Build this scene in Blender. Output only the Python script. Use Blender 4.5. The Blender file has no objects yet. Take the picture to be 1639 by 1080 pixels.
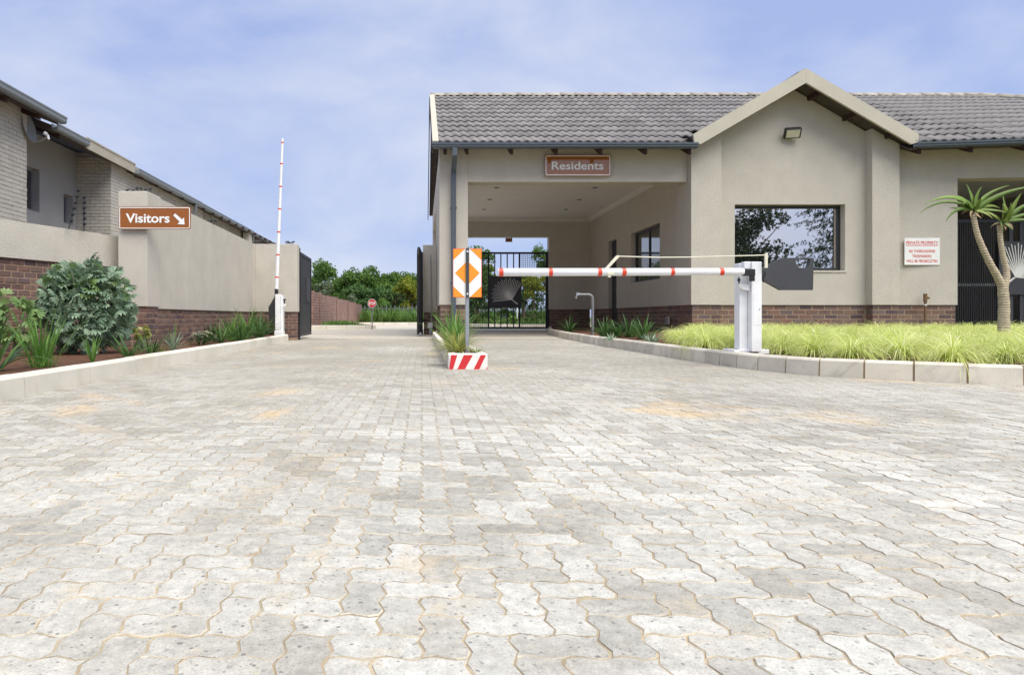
import bpy, math, random
import numpy as np
from mathutils import Vector, Matrix

random.seed(7)
rng = np.random.default_rng(11)
SC = bpy.context.scene
COL = SC.collection
F, CX, CY, EH = 1060.0, 675.0, 507.0, 0.5          # focal length and vanishing point of the photograph (px), eye height

# ------------------------------------------------------------------ camera, sky, sun, exposure
cd = bpy.data.cameras.new('camera')
cam = bpy.data.objects.new('camera', cd)
COL.objects.link(cam)
cam.location = (0, 0, EH)
cam.rotation_euler = (math.radians(90), 0, 0)
cd.sensor_width = 36.0
cd.lens = 36.0 * F / 1639.0
cd.shift_x = (819.5 - CX) / 1639.0
cd.shift_y = (CY - 540.0) / 1639.0
cd.clip_start = 0.05
cd.clip_end = 3000.0
SC.camera = cam

SUN_DIR = Vector((0.30, -0.48, 1.0)).normalized()
world = bpy.data.worlds.new('World')
SC.world = world
world.use_nodes = True
wn, wl = world.node_tree.nodes, world.node_tree.links
wn.clear()
w_out = wn.new('ShaderNodeOutputWorld')
w_bg = wn.new('ShaderNodeBackground')
w_sky = wn.new('ShaderNodeTexSky')
w_sky.sky_type = 'NISHITA'
w_sky.sun_disc = False
w_sky.sun_elevation = math.asin(SUN_DIR.z)
w_sky.sun_rotation = math.atan2(SUN_DIR.x, SUN_DIR.y)
w_sky.air_density = 1.0
w_sky.dust_density = 0.6
w_sky.ozone_density = 2.5
w_tc = wn.new('ShaderNodeTexCoord')
w_map = wn.new('ShaderNodeMapping')
w_map.inputs['Scale'].default_value = (1.0, 1.0, 2.2)
w_map.inputs['Location'].default_value = (0.35, 0.0, 0.62)
w_no = wn.new('ShaderNodeTexNoise')
w_no.inputs['Scale'].default_value = 2.3
w_no.inputs['Detail'].default_value = 6.0
w_no.inputs['Roughness'].default_value = 0.52
w_no.inputs['Distortion'].default_value = 0.25
w_rmp = wn.new('ShaderNodeValToRGB')
w_rmp.color_ramp.elements[0].position = 0.41
w_rmp.color_ramp.elements[0].color = (0.0, 0.0, 0.0, 1)
w_rmp.color_ramp.elements[1].position = 0.66
w_rmp.color_ramp.elements[1].color = (0.8, 0.8, 0.8, 1)
w_veil = wn.new('ShaderNodeMix'); w_veil.data_type = 'RGBA'
w_veil.inputs['Factor'].default_value = 0.85
w_veil.inputs['B'].default_value = (2.50, 3.12, 5.10, 1)       # thin high veil, periwinkle
w_cl = wn.new('ShaderNodeMix'); w_cl.data_type = 'RGBA'
w_cl.inputs['B'].default_value = (4.5, 4.75, 5.5, 1)         # bright cloud
wl.new(w_tc.outputs['Generated'], w_map.inputs['Vector'])
wl.new(w_map.outputs[0], w_no.inputs['Vector'])
wl.new(w_no.outputs['Fac'], w_rmp.inputs['Fac'])
wl.new(w_sky.outputs[0], w_veil.inputs['A'])
wl.new(w_veil.outputs['Result'], w_cl.inputs['A'])
wl.new(w_rmp.outputs[0], w_cl.inputs['Factor'])
wl.new(w_cl.outputs['Result'], w_bg.inputs['Color'])
w_bg.inputs['Strength'].default_value = 0.05
wl.new(w_bg.outputs[0], w_out.inputs['Surface'])

sd = bpy.data.lights.new('sun', 'SUN')
sd.energy = 1.5
sd.angle = math.radians(60)
sd.color = (1.0, 0.95, 0.84)
sun = bpy.data.objects.new('sun', sd)
COL.objects.link(sun)
sun.rotation_euler = SUN_DIR.to_track_quat('Z', 'Y').to_euler()
sun.location = (10, -12, 20)

SC.view_settings.view_transform = 'Standard'
SC.view_settings.look = 'None'
SC.view_settings.gamma = 1.0
SC.view_settings.use_curve_mapping = False
SC.view_settings.exposure = 1.75
SC.render.engine = 'CYCLES'
SC.cycles.max_bounces = 8
SC.cycles.diffuse_bounces = 7
SC.cycles.transparent_max_bounces = 8
SC.cycles.use_denoising = True

# ------------------------------------------------------------------ geometry helpers
ORG = {}                                                     # world origin of every parent, by name

class MB:
    def __init__(s):
        s.v, s.f, s.sm, s.mi = [], [], [], []
    def add(s, vs, fs, smooth=False, mi=0):
        o = len(s.v)
        s.v += [tuple(p) for p in vs]
        for f in fs:
            s.f.append(tuple(i + o for i in f)); s.sm.append(smooth); s.mi.append(mi)
        return s
    def box(s, x0, y0, z0, x1, y1, z1, b=0.0, mi=0):
        if b <= 0:
            vs = [(x, y, z) for z in (z0, z1) for y in (y0, y1) for x in (x0, x1)]
            return s.add(vs, [(0, 2, 3, 1), (4, 5, 7, 6), (0, 1, 5, 4), (2, 6, 7, 3), (0, 4, 6, 2), (1, 3, 7, 5)], mi=mi)
        lo, hi = (min(x0, x1), min(y0, y1), min(z0, z1)), (max(x0, x1), max(y0, y1), max(z0, z1))
        idx, vs = {}, []
        for sg in [(i, j, k) for i in (0, 1) for j in (0, 1) for k in (0, 1)]:
            for a in range(3):
                p = []
                for c in range(3):
                    q = hi[c] if sg[c] else lo[c]
                    if c != a: q += -b if sg[c] else b
                    p.append(q)
                idx[(sg, a)] = len(vs); vs.append(p)
        fs = []
        def S(a, va, b_, vb, c, vc):
            t = [0, 0, 0]; t[a] = va; t[b_] = vb; t[c] = vc
            return tuple(t)
        for a in range(3):
            u, w = [c for c in range(3) if c != a]
            for va in (0, 1):
                fs.append([idx[(S(a, va, u, i, w, j), a)] for i, j in ((0, 0), (1, 0), (1, 1), (0, 1))])
            for i in (0, 1):
                for j in (0, 1):
                    fs.append([idx[(S(u, i, w, j, a, 0), u)], idx[(S(u, i, w, j, a, 1), u)], idx[(S(u, i, w, j, a, 1), w)], idx[(S(u, i, w, j, a, 0), w)]])
        for i in (0, 1):
            for j in (0, 1):
                for k in (0, 1):
                    fs.append([idx[((i, j, k), 0)], idx[((i, j, k), 1)], idx[((i, j, k), 2)]])
        cen = Vector([(lo[c] + hi[c]) / 2 for c in range(3)])
        out = []
        for f in fs:
            p = [Vector(vs[i]) for i in f]
            n = (p[1] - p[0]).cross(p[2] - p[0])
            m = sum(p, Vector()) / len(p) - cen
            out.append(tuple(f) if n.dot(m) > 0 else tuple(reversed(f)))
        return s.add(vs, out, mi=mi)
    def prism(s, poly, axis, a0, a1, mi=0):
        """polygon (list of 2D points in the two other axes, in order) extruded along axis"""
        def P(p, a):
            if axis == 'y': return (p[0], a, p[1])
            if axis == 'x': return (a, p[0], p[1])
            return (p[0], p[1], a)
        n = len(poly)
        vs = [P(p, a0) for p in poly] + [P(p, a1) for p in poly]
        ar = sum(poly[i][0] * poly[(i + 1) % n][1] - poly[(i + 1) % n][0] * poly[i][1] for i in range(n))
        flip = (ar > 0) ^ (axis == 'y') ^ (a1 < a0)
        fs = [tuple(range(n)), tuple(range(2 * n - 1, n - 1, -1))]
        fs += [(i, n + i, n + (i + 1) % n, (i + 1) % n) for i in range(n)]
        if flip: fs = [tuple(reversed(f)) for f in fs]
        return s.add(vs, fs, mi=mi)
    def tube(s, path, rad, n=8, cap=True, mi=0, smooth=True):
        path = [Vector(p) for p in path]
        if not isinstance(rad, (list, tuple)): rad = [rad] * len(path)
        vs, fs = [], []
        ref = None
        for i, p in enumerate(path):
            t = (path[min(i + 1, len(path) - 1)] - path[max(i - 1, 0)]).normalized()
            if ref is None:
                ref = Vector((1, 0, 0)) if abs(t.x) < 0.8 else Vector((0, 0, 1))
            a = (ref - t * ref.dot(t)).normalized()
            ref = a
            b = t.cross(a)
            for k in range(n):
                g = 2 * math.pi * k / n
                vs.append(p + (a * math.cos(g) + b * math.sin(g)) * rad[i])
        for i in range(len(path) - 1):
            for k in range(n):
                fs.append((i * n + k, i * n + (k + 1) % n, (i + 1) * n + (k + 1) % n, (i + 1) * n + k))
        s.add(vs, fs, smooth, mi)
        if cap:
            m = len(path)
            s.add(vs[:n], [tuple(reversed(range(n)))], False, mi)
            s.add(vs[(m - 1) * n:], [tuple(range(n))], False, mi)
        return s
    def strip(s, pts, side, w, mi=0, fold=0.0, up=Vector((0, 0, 1)), thick=0.0):
        """a leaf blade: centre line pts, widths w (per point), side direction; fold lifts the edges"""
        vs, fs = [], []
        n = len(pts)
        for p, ww in zip(pts, w):
            p = Vector(p)
            vs += [p - side * ww + up * fold * ww, p, p + side * ww + up * fold * ww]
        for i in range(n - 1):
            a = i * 3
            fs += [(a, a + 1, a + 4, a + 3), (a + 1, a + 2, a + 5, a + 4)]
        return s.add(vs, fs, True, mi)
    def mesh(s, name, mats, off=(0, 0, 0)):
        me = bpy.data.meshes.new(name)
        me.from_pydata([(p[0] - off[0], p[1] - off[1], p[2] - off[2]) for p in s.v], [], s.f)
        for m in (mats if isinstance(mats, (list, tuple)) else [mats]): me.materials.append(m)
        me.polygons.foreach_set('use_smooth', s.sm)
        me.polygons.foreach_set('material_index', s.mi)
        me.update()
        return me

def tag(o, label=None, cat=None, group=None, kind=None):
    if label: o['label'] = label
    if cat: o['category'] = cat
    if group: o['group'] = group
    if kind: o['kind'] = kind
    return o

def link(name, me, parent=None, loc=None, origin=(0, 0, 0)):
    o = bpy.data.objects.new(name, me)
    COL.objects.link(o)
    if parent is not None:
        o.parent = parent
        po = ORG[parent.name]
        if loc is not None: o.location = Vector(loc) - Vector(po)
        ORG[o.name] = tuple(po) if loc is None else tuple(loc)
    else:
        o.location = origin
        ORG[o.name] = tuple(origin)
    return o

def thing(name, label, cat, loc, group=None):
    o = bpy.data.objects.new(name, None)
    COL.objects.link(o)
    o.empty_display_size = 0.1
    o.location = loc
    ORG[o.name] = tuple(loc)
    return tag(o, label, cat, group)

def part(name, mb, mat, parent, kind=None, label=None):
    o = link(name, mb.mesh(name, mat, ORG[parent.name]), parent)
    if kind: o['kind'] = kind
    if label: o['label'] = label
    return o

def solo(name, mb, mat, origin=(0, 0, 0), **kw):
    return tag(link(name, mb.mesh(name, mat, origin), None, origin=origin), **kw)

def piece(name, me, parent, mat):
    """an instance of shared mesh me with world matrix mat under parent (parents are never rotated)"""
    o = bpy.data.objects.new(name, me)
    COL.objects.link(o)
    o.parent = parent
    o.matrix_local = Matrix.Translation(-Vector(ORG[parent.name])) @ mat
    return o

def np_mesh(name, V, Fq, mat, smooth=False, mi=None):
    """V (n,3) float, Fq (m,k) int"""
    me = bpy.data.meshes.new(name)
    n, m, k = len(V), len(Fq), Fq.shape[1]
    me.vertices.add(n); me.vertices.foreach_set('co', np.ascontiguousarray(V, dtype=np.float32).ravel())
    me.loops.add(m * k); me.loops.foreach_set('vertex_index', np.ascontiguousarray(Fq, dtype=np.int32).ravel())
    me.polygons.add(m)
    me.polygons.foreach_set('loop_start', np.arange(0, m * k, k, dtype=np.int32))
    me.polygons.foreach_set('use_smooth', np.full(m, smooth))
    for q in (mat if isinstance(mat, list) else [mat]): me.materials.append(q)
    if mi is not None: me.polygons.foreach_set('material_index', mi)
    me.update(calc_edges=True)
    return me

def W(px, py, y):
    """world point at depth y that the photograph shows at pixel (px, py)"""
    return Vector(((px - CX) * y / F, y, EH + (CY - py) * y / F))

def on_plane(px, py, z):
    y = (EH - z) * F / (py - CY)
    return Vector(((px - CX) * y / F, y, z))

# ------------------------------------------------------------------ materials
def new_mat(name):
    m = bpy.data.materials.new(name)
    m.use_nodes = True
    nt = m.node_tree
    return m, nt.nodes, nt.links, nt.nodes['Principled BSDF']

def N(nodes, typ, **kw):
    n = nodes.new(typ)
    for k, v in kw.items():
        if k in n.inputs: n.inputs[k].default_value = v
        else: setattr(n, k, v)
    return n

def mixc(nodes, links, fac, a, b, mode='MIX'):
    m = nodes.new('ShaderNodeMix'); m.data_type = 'RGBA'; m.blend_type = mode
    for s, v in (('Factor', fac), ('A', a), ('B', b)):
        if isinstance(v, (int, float)): m.inputs[s].default_value = v
        elif isinstance(v, tuple): m.inputs[s].default_value = v if len(v) == 4 else (*v, 1)
        else: links.new(v, m.inputs[s])
    return m.outputs['Result']

def ramp(nodes, links, src, pts):
    r = nodes.new('ShaderNodeValToRGB')
    e = r.color_ramp.elements
    while len(e) < len(pts): e.new(0.5)
    for q, (p, c) in zip(e, pts):
        q.position = p
        q.color = (c, c, c, 1) if isinstance(c, (int, float)) else (*c, 1)
    links.new(src, r.inputs['Fac'])
    return r.outputs['Color']

def noise(nodes, links, vec, scale, detail=4, rough=0.55, dist=0.0):
    n = nodes.new('ShaderNodeTexNoise')
    n.inputs['Scale'].default_value = scale; n.inputs['Detail'].default_value = detail
    n.inputs['Roughness'].default_value = rough; n.inputs['Distortion'].default_value = dist
    if vec is not None: links.new(vec, n.inputs['Vector'])
    return n.outputs['Fac']

def pos(nodes):
    return nodes.new('ShaderNodeNewGeometry').outputs['Position']

def bump(nodes, links, h, bsdf, strength, dist):
    b = nodes.new('ShaderNodeBump')
    b.inputs['Strength'].default_value = strength; b.inputs['Distance'].default_value = dist
    links.new(h, b.inputs['Height']); links.new(b.outputs[0], bsdf.inputs['Normal'])

def rough_mat(name, col, var=0.12, scale=3.0, grain=160.0, bs=0.35, bd=0.004, rough=0.85, dirt=None, streak=0.0, rand=0.0):
    """plaster, concrete, paint: tone drift, grain, an optional stain colour, an optional per-object tone"""
    m, n, l, b = new_mat(name)
    p = pos(n)
    a = ramp(n, l, noise(n, l, p, scale, 5), [(0.3, tuple(c * (1 - var) for c in col)), (0.7, tuple(min(1, c * (1 + var)) for c in col))])
    g = noise(n, l, p, grain, 3, 0.6)
    a = mixc(n, l, 0.24, a, ramp(n, l, g, [(0.3, 0.25), (0.7, 0.75)]), 'OVERLAY')
    if dirt:
        a = mixc(n, l, ramp(n, l, noise(n, l, p, scale * 0.7, 6, 0.65, 0.6), [(0.55, 0.0), (0.78, 0.75)]), a, dirt)
    if streak:
        mp = N(n, 'ShaderNodeMapping'); mp.inputs['Scale'].default_value = (7, 7, 0.5)
        l.new(p, mp.inputs['Vector'])
        a = mixc(n, l, ramp(n, l, noise(n, l, mp.outputs[0], 1.0, 5, 0.6), [(0.52, 0.0), (0.8, streak)]), a, tuple(c * 0.6 for c in col))
    if rand:
        oi = n.new('ShaderNodeObjectInfo')
        a = mixc(n, l, 1.0, a, ramp(n, l, oi.outputs['Random'], [(0, 1 - rand), (1, 1 + rand * 0.4)]), 'MULTIPLY')
    l.new(a, b.inputs['Base Color'])
    b.inputs['Roughness'].default_value = rough
    b.inputs['Specular IOR Level'].default_value = 0.3
    bump(n, l, g, b, bs, bd)
    return m

def paint(name, col, rough=0.4, metal=0.0, var=0.06, spec=0.5, dirt=0.0):
    m, n, l, b = new_mat(name)
    p = pos(n)
    a = ramp(n, l, noise(n, l, p, 9.0, 5), [(0.3, tuple(c * (1 - var) for c in col)), (0.7, tuple(min(1, c * (1 + var)) for c in col))])
    if dirt:
        a = mixc(n, l, ramp(n, l, noise(n, l, p, 22.0, 6, 0.7), [(0.55, 0.0), (0.75, dirt)]), a, (0.16, 0.13, 0.1))
    l.new(a, b.inputs['Base Color'])
    r = ramp(n, l, noise(n, l, p, 30.0, 3), [(0.3, rough * 0.85), (0.7, min(1, rough * 1.2))])
    l.new(r, b.inputs['Roughness'])
    b.inputs['Metallic'].default_value = metal
    b.inputs['Specular IOR Level'].default_value = spec
    return m

def leaf_mat(name, c0, c1, c2=None, trans=0.35, rough=0.5, by='island'):
    m, n, l, b = new_mat(name)
    geo = n.new('ShaderNodeNewGeometry'); oi = n.new('ShaderNodeObjectInfo')
    r = geo.outputs['Random Per Island'] if by == 'island' else oi.outputs['Random']
    pts = [(0.0, c0), (0.6, c1)] + ([(1.0, c2)] if c2 else [])
    a = ramp(n, l, r, pts)
    big = noise(n, l, geo.outputs['Position'], 1.3, 3)
    a = mixc(n, l, 0.5, a, ramp(n, l, big, [(0.35, 0.3), (0.65, 0.7)]), 'OVERLAY')
    l.new(a, b.inputs['Base Color'])
    b.inputs['Roughness'].default_value = rough
    b.inputs['Specular IOR Level'].default_value = 0.35
    t = n.new('ShaderNodeBsdfTranslucent'); l.new(a, t.inputs['Color'])
    mx = n.new('ShaderNodeMixShader'); mx.inputs[0].default_value = trans
    l.new(b.outputs[0], mx.inputs[1]); l.new(t.outputs[0], mx.inputs[2])
    l.new(mx.outputs[0], n['Material Output'].inputs['Surface'])
    return m

def glass_mat(name, refl=0.5, dark=(0.012, 0.012, 0.014), tint=(0.9, 0.88, 0.86)):
    m, n, l, b = new_mat(name)
    b.inputs['Base Color'].default_value = (*dark, 1); b.inputs['Roughness'].default_value = 0.1
    g = n.new('ShaderNodeBsdfGlossy'); g.inputs['Roughness'].default_value = 0.012; g.inputs['Color'].default_value = (*tint, 1)
    bm_ = n.new('ShaderNodeBump'); bm_.inputs['Strength'].default_value = 0.004; bm_.inputs['Distance'].default_value = 0.02
    l.new(noise(n, l, pos(n), 2.2, 2), bm_.inputs['Height']); l.new(bm_.outputs[0], g.inputs['Normal'])
    mx = n.new('ShaderNodeMixShader'); mx.inputs[0].default_value = refl
    l.new(b.outputs[0], mx.inputs[1]); l.new(g.outputs[0], mx.inputs[2])
    l.new(mx.outputs[0], n['Material Output'].inputs['Surface'])
    return m

def brick_mat(name, cols, soot=0.5):
    m, n, l, b = new_mat(name)
    oi = n.new('ShaderNodeObjectInfo'); geo = n.new('ShaderNodeNewGeometry')
    ad = N(n, 'ShaderNodeMath', operation='ADD'); l.new(oi.outputs['Random'], ad.inputs[0]); l.new(geo.outputs['Random Per Island'], ad.inputs[1])
    fr = N(n, 'ShaderNodeMath', operation='FRACT'); l.new(ad.outputs[0], fr.inputs[0])
    k = len(cols)
    a = ramp(n, l, fr.outputs[0], [(i / (k - 1), c) for i, c in enumerate(cols)])
    p = geo.outputs['Position']
    a = mixc(n, l, ramp(n, l, noise(n, l, p, 22.0, 5, 0.65), [(0.45, 0.0), (0.7, soot)]), a, (0.075, 0.055, 0.056))
    g = noise(n, l, p, 120.0, 4, 0.65)
    a = mixc(n, l, 0.3, a, ramp(n, l, g, [(0.3, 0.2), (0.7, 0.8)]), 'OVERLAY')
    l.new(a, b.inputs['Base Color']); b.inputs['Roughness'].default_value = 0.85
    b.inputs['Specular IOR Level'].default_value = 0.25
    bump(n, l, g, b, 0.6, 0.006)
    return m

def paver_mat(name):
    m, n, l, b = new_mat(name)
    oi = n.new('ShaderNodeObjectInfo'); geo = n.new('ShaderNodeNewGeometry')
    ad = N(n, 'ShaderNodeMath', operation='ADD'); l.new(oi.outputs['Random'], ad.inputs[0]); l.new(geo.outputs['Random Per Island'], ad.inputs[1])
    fr = N(n, 'ShaderNodeMath', operation='FRACT'); l.new(ad.outputs[0], fr.inputs[0])
    p = geo.outputs['Position']
    a = ramp(n, l, fr.outputs[0], [(0.0, (0.35, 0.338, 0.302)), (0.10, (0.42, 0.408, 0.368)), (0.28, (0.50, 0.487, 0.442)), (0.7, (0.555, 0.54, 0.49)), (1.0, (0.62, 0.603, 0.55))])
    # grime: broad patches that take some blocks more than others, and long soft wheel tracks
    jit = N(n, 'ShaderNodeMath', operation='MULTIPLY_ADD'); jit.inputs[1].default_value = 0.30; jit.inputs[2].default_value = -0.16
    l.new(fr.outputs[0], jit.inputs[0])
    sm = N(n, 'ShaderNodeMath', operation='ADD'); l.new(noise(n, l, p, 0.8, 6, 0.62, 0.4), sm.inputs[0]); l.new(jit.outputs[0], sm.inputs[1])
    a = mixc(n, l, ramp(n, l, sm.outputs[0], [(0.47, 0.0), (0.58, 0.6), (0.68, 0.95)]), a, (0.28, 0.265, 0.228))
    tk = N(n, 'ShaderNodeMapping'); tk.inputs['Scale'].default_value = (1.5, 0.13, 1.0); l.new(p, tk.inputs['Vector'])
    a = mixc(n, l, ramp(n, l, noise(n, l, tk.outputs[0], 1.0, 6, 0.6, 0.3), [(0.45, 0.0), (0.75, 0.65)]), a, (0.36, 0.335, 0.285))
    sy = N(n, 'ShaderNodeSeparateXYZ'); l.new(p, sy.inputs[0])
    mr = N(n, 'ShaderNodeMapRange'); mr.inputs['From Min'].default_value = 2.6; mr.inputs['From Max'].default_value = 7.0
    l.new(sy.outputs['Y'], mr.inputs['Value'])                     # blocks darken with distance along Y, in broad uneven patches
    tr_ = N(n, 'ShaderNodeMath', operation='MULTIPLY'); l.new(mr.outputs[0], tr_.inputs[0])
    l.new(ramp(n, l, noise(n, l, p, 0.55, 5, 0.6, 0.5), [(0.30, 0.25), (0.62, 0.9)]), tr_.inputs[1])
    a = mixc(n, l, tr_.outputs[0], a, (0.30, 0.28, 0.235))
    fine = noise(n, l, p, 9.0, 6, 0.7)
    a = mixc(n, l, ramp(n, l, fine, [(0.42, 0.0), (0.68, 0.3)]), a, (0.36, 0.34, 0.30))
    oil = noise(n, l, p, 1.9, 5, 0.6, 0.7)
    a = mixc(n, l, ramp(n, l, oil, [(0.66, 0.0), (0.76, 0.55)]), a, (0.20, 0.18, 0.15))
    mot = noise(n, l, p, 34.0, 5, 0.75)
    a = mixc(n, l, 0.55, a, ramp(n, l, mot, [(0.36, 0.34), (0.64, 0.64)]), 'OVERLAY')
    # blown sand
    sd_ = noise(n, l, p, 0.9, 7, 0.68, 0.8)
    a = mixc(n, l, ramp(n, l, sd_, [(0.57, 0.0), (0.68, 0.7)]), a, (0.58, 0.42, 0.235))
    sd2 = noise(n, l, p, 7.0, 6, 0.7, 0.5)
    a = mixc(n, l, ramp(n, l, sd2, [(0.56, 0.0), (0.72, 0.5)]), a, (0.56, 0.45, 0.29))
    # aggregate specks
    for sc, th, c in ((38.0, 0.15, 0.95), (66.0, 0.18, 0.9), (120.0, 0.2, 0.6)):
        vo = N(n, 'ShaderNodeTexVoronoi'); vo.inputs['Scale'].default_value = sc; l.new(p, vo.inputs['Vector'])
        wob = N(n, 'ShaderNodeMath', operation='MULTIPLY_ADD'); l.new(noise(n, l, p, sc * 1.7, 3, 0.6), wob.inputs[0]); wob.inputs[1].default_value = 0.5; l.new(vo.outputs['Distance'], wob.inputs[2])
        rs = N(n, 'ShaderNodeSeparateColor'); l.new(vo.outputs['Color'], rs.inputs[0])
        sp_ = N(n, 'ShaderNodeMath', operation='MULTIPLY'); l.new(ramp(n, l, wob.outputs[0], [(th * 0.75 + 0.25, c), (th * 1.2 + 0.25, 0.0)]), sp_.inputs[0]); l.new(rs.outputs[0], sp_.inputs[1])
        a = mixc(n, l, sp_.outputs[0], a, (0.17, 0.16, 0.15))
    g = noise(n, l, p, 260.0, 4, 0.65)
    a = mixc(n, l, 0.35, a, ramp(n, l, g, [(0.3, 0.28), (0.7, 0.72)]), 'OVERLAY')
    l.new(a, b.inputs['Base Color']); b.inputs['Roughness'].default_value = 0.9
    b.inputs['Specular IOR Level'].default_value = 0.25
    bump(n, l, g, b, 0.5, 0.002)
    return m

def paved_far_mat(name):
    m, n, l, b = new_mat(name)
    p = pos(n)
    br = N(n, 'ShaderNodeTexBrick')
    br.inputs['Scale'].default_value = 1.0; br.inputs['Brick Width'].default_value = 0.139; br.inputs['Row Height'].default_value = 0.0695
    br.inputs['Mortar Size'].default_value = 0.004; br.inputs['Color1'].default_value = (0.49, 0.455, 0.38, 1)
    br.inputs['Color2'].default_value = (0.58, 0.545, 0.465, 1); br.inputs['Mortar'].default_value = (0.36, 0.29, 0.2, 1)
    l.new(p, br.inputs['Vector'])
    a = mixc(n, l, ramp(n, l, noise(n, l, p, 0.5, 5, 0.6, 0.4), [(0.45, 0.0), (0.7, 0.55)]), br.outputs['Color'], (0.33, 0.285, 0.225))
    l.new(a, b.inputs['Base Color']); b.inputs['Roughness'].default_value = 0.9
    return m

def brick_tex_mat(name, c1, c2, mort, bw, bh, axis='y'):
    m, n, l, b = new_mat(name)
    p = pos(n)
    sp = N(n, 'ShaderNodeSeparateXYZ'); l.new(p, sp.inputs[0])
    cb = N(n, 'ShaderNodeCombineXYZ')
    l.new(sp.outputs['Y' if axis == 'y' else 'X'], cb.inputs[0]); l.new(sp.outputs['Z'], cb.inputs[1])
    br = N(n, 'ShaderNodeTexBrick'); br.inputs['Scale'].default_value = 1.0
    br.inputs['Brick Width'].default_value = bw; br.inputs['Row Height'].default_value = bh; br.inputs['Mortar Size'].default_value = bh * 0.09
    br.inputs['Color1'].default_value = (*c1, 1); br.inputs['Color2'].default_value = (*c2, 1); br.inputs['Mortar'].default_value = (*mort, 1)
    l.new(cb.outputs[0], br.inputs['Vector'])
    a = mixc(n, l, 0.5, br.outputs['Color'], ramp(n, l, noise(n, l, p, 2.0, 6, 0.7), [(0.3, 0.3), (0.7, 0.7)]), 'OVERLAY')
    l.new(a, b.inputs['Base Color']); b.inputs['Roughness'].default_value = 0.9
    bump(n, l, br.outputs['Fac'], b, -0.6, 0.01)
    return m

M = {}
M['plaster'] = rough_mat('plaster', (0.548, 0.508, 0.443), 0.05, 2.2, 62.0, 0.9, 0.012, streak=0.10)
M['plaster_left'] = rough_mat('plaster_left', (0.565, 0.527, 0.458), 0.06, 2.6, 90.0, 0.9, 0.009, streak=0.14)
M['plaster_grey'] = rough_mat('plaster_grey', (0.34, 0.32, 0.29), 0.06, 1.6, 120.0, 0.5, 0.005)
M['house_grey'] = rough_mat('house_grey', (0.37, 0.368, 0.36), 0.06, 1.6, 120.0, 0.5, 0.005)
M['coping'] = rough_mat('coping', (0.47, 0.43, 0.35), 0.06, 2.0, 90.0, 0.3, 0.004, dirt=(0.3, 0.27, 0.22))
M['barge'] = rough_mat('barge', (0.50, 0.465, 0.385), 0.05, 2.0, 90.0, 0.25, 0.003, rough=0.75)
M['ceiling'] = rough_mat('ceiling', (0.84, 0.81, 0.76), 0.03, 1.0, 120.0, 0.15, 0.002)
M['cornice'] = rough_mat('cornice', (0.72, 0.69, 0.64), 0.03, 1.0, 120.0, 0.1, 0.002)
M['brick'] = brick_mat('brick', [(0.12, 0.078, 0.076), (0.21, 0.125, 0.098), (0.095, 0.07, 0.078), (0.27, 0.175, 0.13), (0.15, 0.115, 0.115), (0.24, 0.135, 0.10), (0.115, 0.085, 0.088)])
M['mortar'] = rough_mat('mortar', (0.34, 0.25, 0.17), 0.15, 6.0, 200.0, 0.6, 0.004)
M['mortar_pink'] = rough_mat('mortar_pink', (0.36, 0.235, 0.165), 0.15, 6.0, 200.0, 0.6, 0.004)
M['white_brick'] = rough_mat('white_brick', (0.56, 0.53, 0.465), 0.06, 4.0, 60.0, 0.6, 0.01, rand=0.08)
M['white_mortar'] = rough_mat('white_mortar', (0.40, 0.375, 0.325), 0.1, 6.0, 120.0, 0.5, 0.004)
M['far_brick'] = brick_tex_mat('far_brick', (0.20, 0.105, 0.085), (0.28, 0.16, 0.13), (0.36, 0.27, 0.22), 0.36, 0.115)
M['house_brick_far'] = brick_tex_mat('house_brick_far', (0.42, 0.385, 0.33), (0.47, 0.43, 0.37), (0.28, 0.26, 0.22), 0.2, 0.078)
M['tile'] = rough_mat('tile', (0.225, 0.215, 0.212), 0.14, 3.0, 70.0, 0.3, 0.004, rough=0.75, dirt=(0.27, 0.255, 0.24), rand=0.22)
M['ridge'] = rough_mat('ridge', (0.40, 0.365, 0.31), 0.1, 4.0, 70.0, 0.4, 0.006, rough=0.85, dirt=(0.27, 0.24, 0.21), rand=0.12)
M['gutter'] = paint('gutter', (0.075, 0.092, 0.115), 0.38, dirt=0.15)
M['gutter_left'] = paint('gutter_left', (0.20, 0.225, 0.235), 0.42, dirt=0.2)
M['timber'] = rough_mat('timber', (0.055, 0.028, 0.022), 0.3, 8.0, 40.0, 0.3, 0.004, rough=0.6)
M['soffit'] = rough_mat('soffit', (0.085, 0.07, 0.06), 0.2, 5.0, 60.0, 0.2, 0.003)
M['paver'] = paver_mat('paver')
M['paver_edge'] = rough_mat('paver_edge', (0.47, 0.42, 0.33), 0.3, 6.0, 260.0, 0.5, 0.002, dirt=(0.36, 0.29, 0.2))
M['sand'] = rough_mat('sand', (0.40, 0.325, 0.22), 0.35, 7.0, 300.0, 0.9, 0.003, dirt=(0.55, 0.48, 0.36))
M['far_paving'] = paved_far_mat('far_paving')
M['kerb_cream'] = rough_mat('kerb_cream', (0.68, 0.64, 0.55), 0.08, 3.0, 160.0, 0.35, 0.003, dirt=(0.56, 0.46, 0.32), rand=0.08)
M['kerb_grey'] = rough_mat('kerb_grey', (0.66, 0.61, 0.51), 0.12, 4.0, 160.0, 0.45, 0.004, dirt=(0.24, 0.225, 0.205), rand=0.14)
M['kerb_joint'] = rough_mat('kerb_joint', (0.26, 0.19, 0.12), 0.15, 6.0, 160.0, 0.5, 0.004)
M['soil'] = rough_mat('soil', (0.13, 0.062, 0.035), 0.35, 9.0, 55.0, 1.0, 0.03, dirt=(0.22, 0.13, 0.08))
M['ground'] = rough_mat('ground', (0.10, 0.12, 0.05), 0.3, 0.4, 8.0, 0.5, 0.03, dirt=(0.2, 0.15, 0.09))
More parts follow.
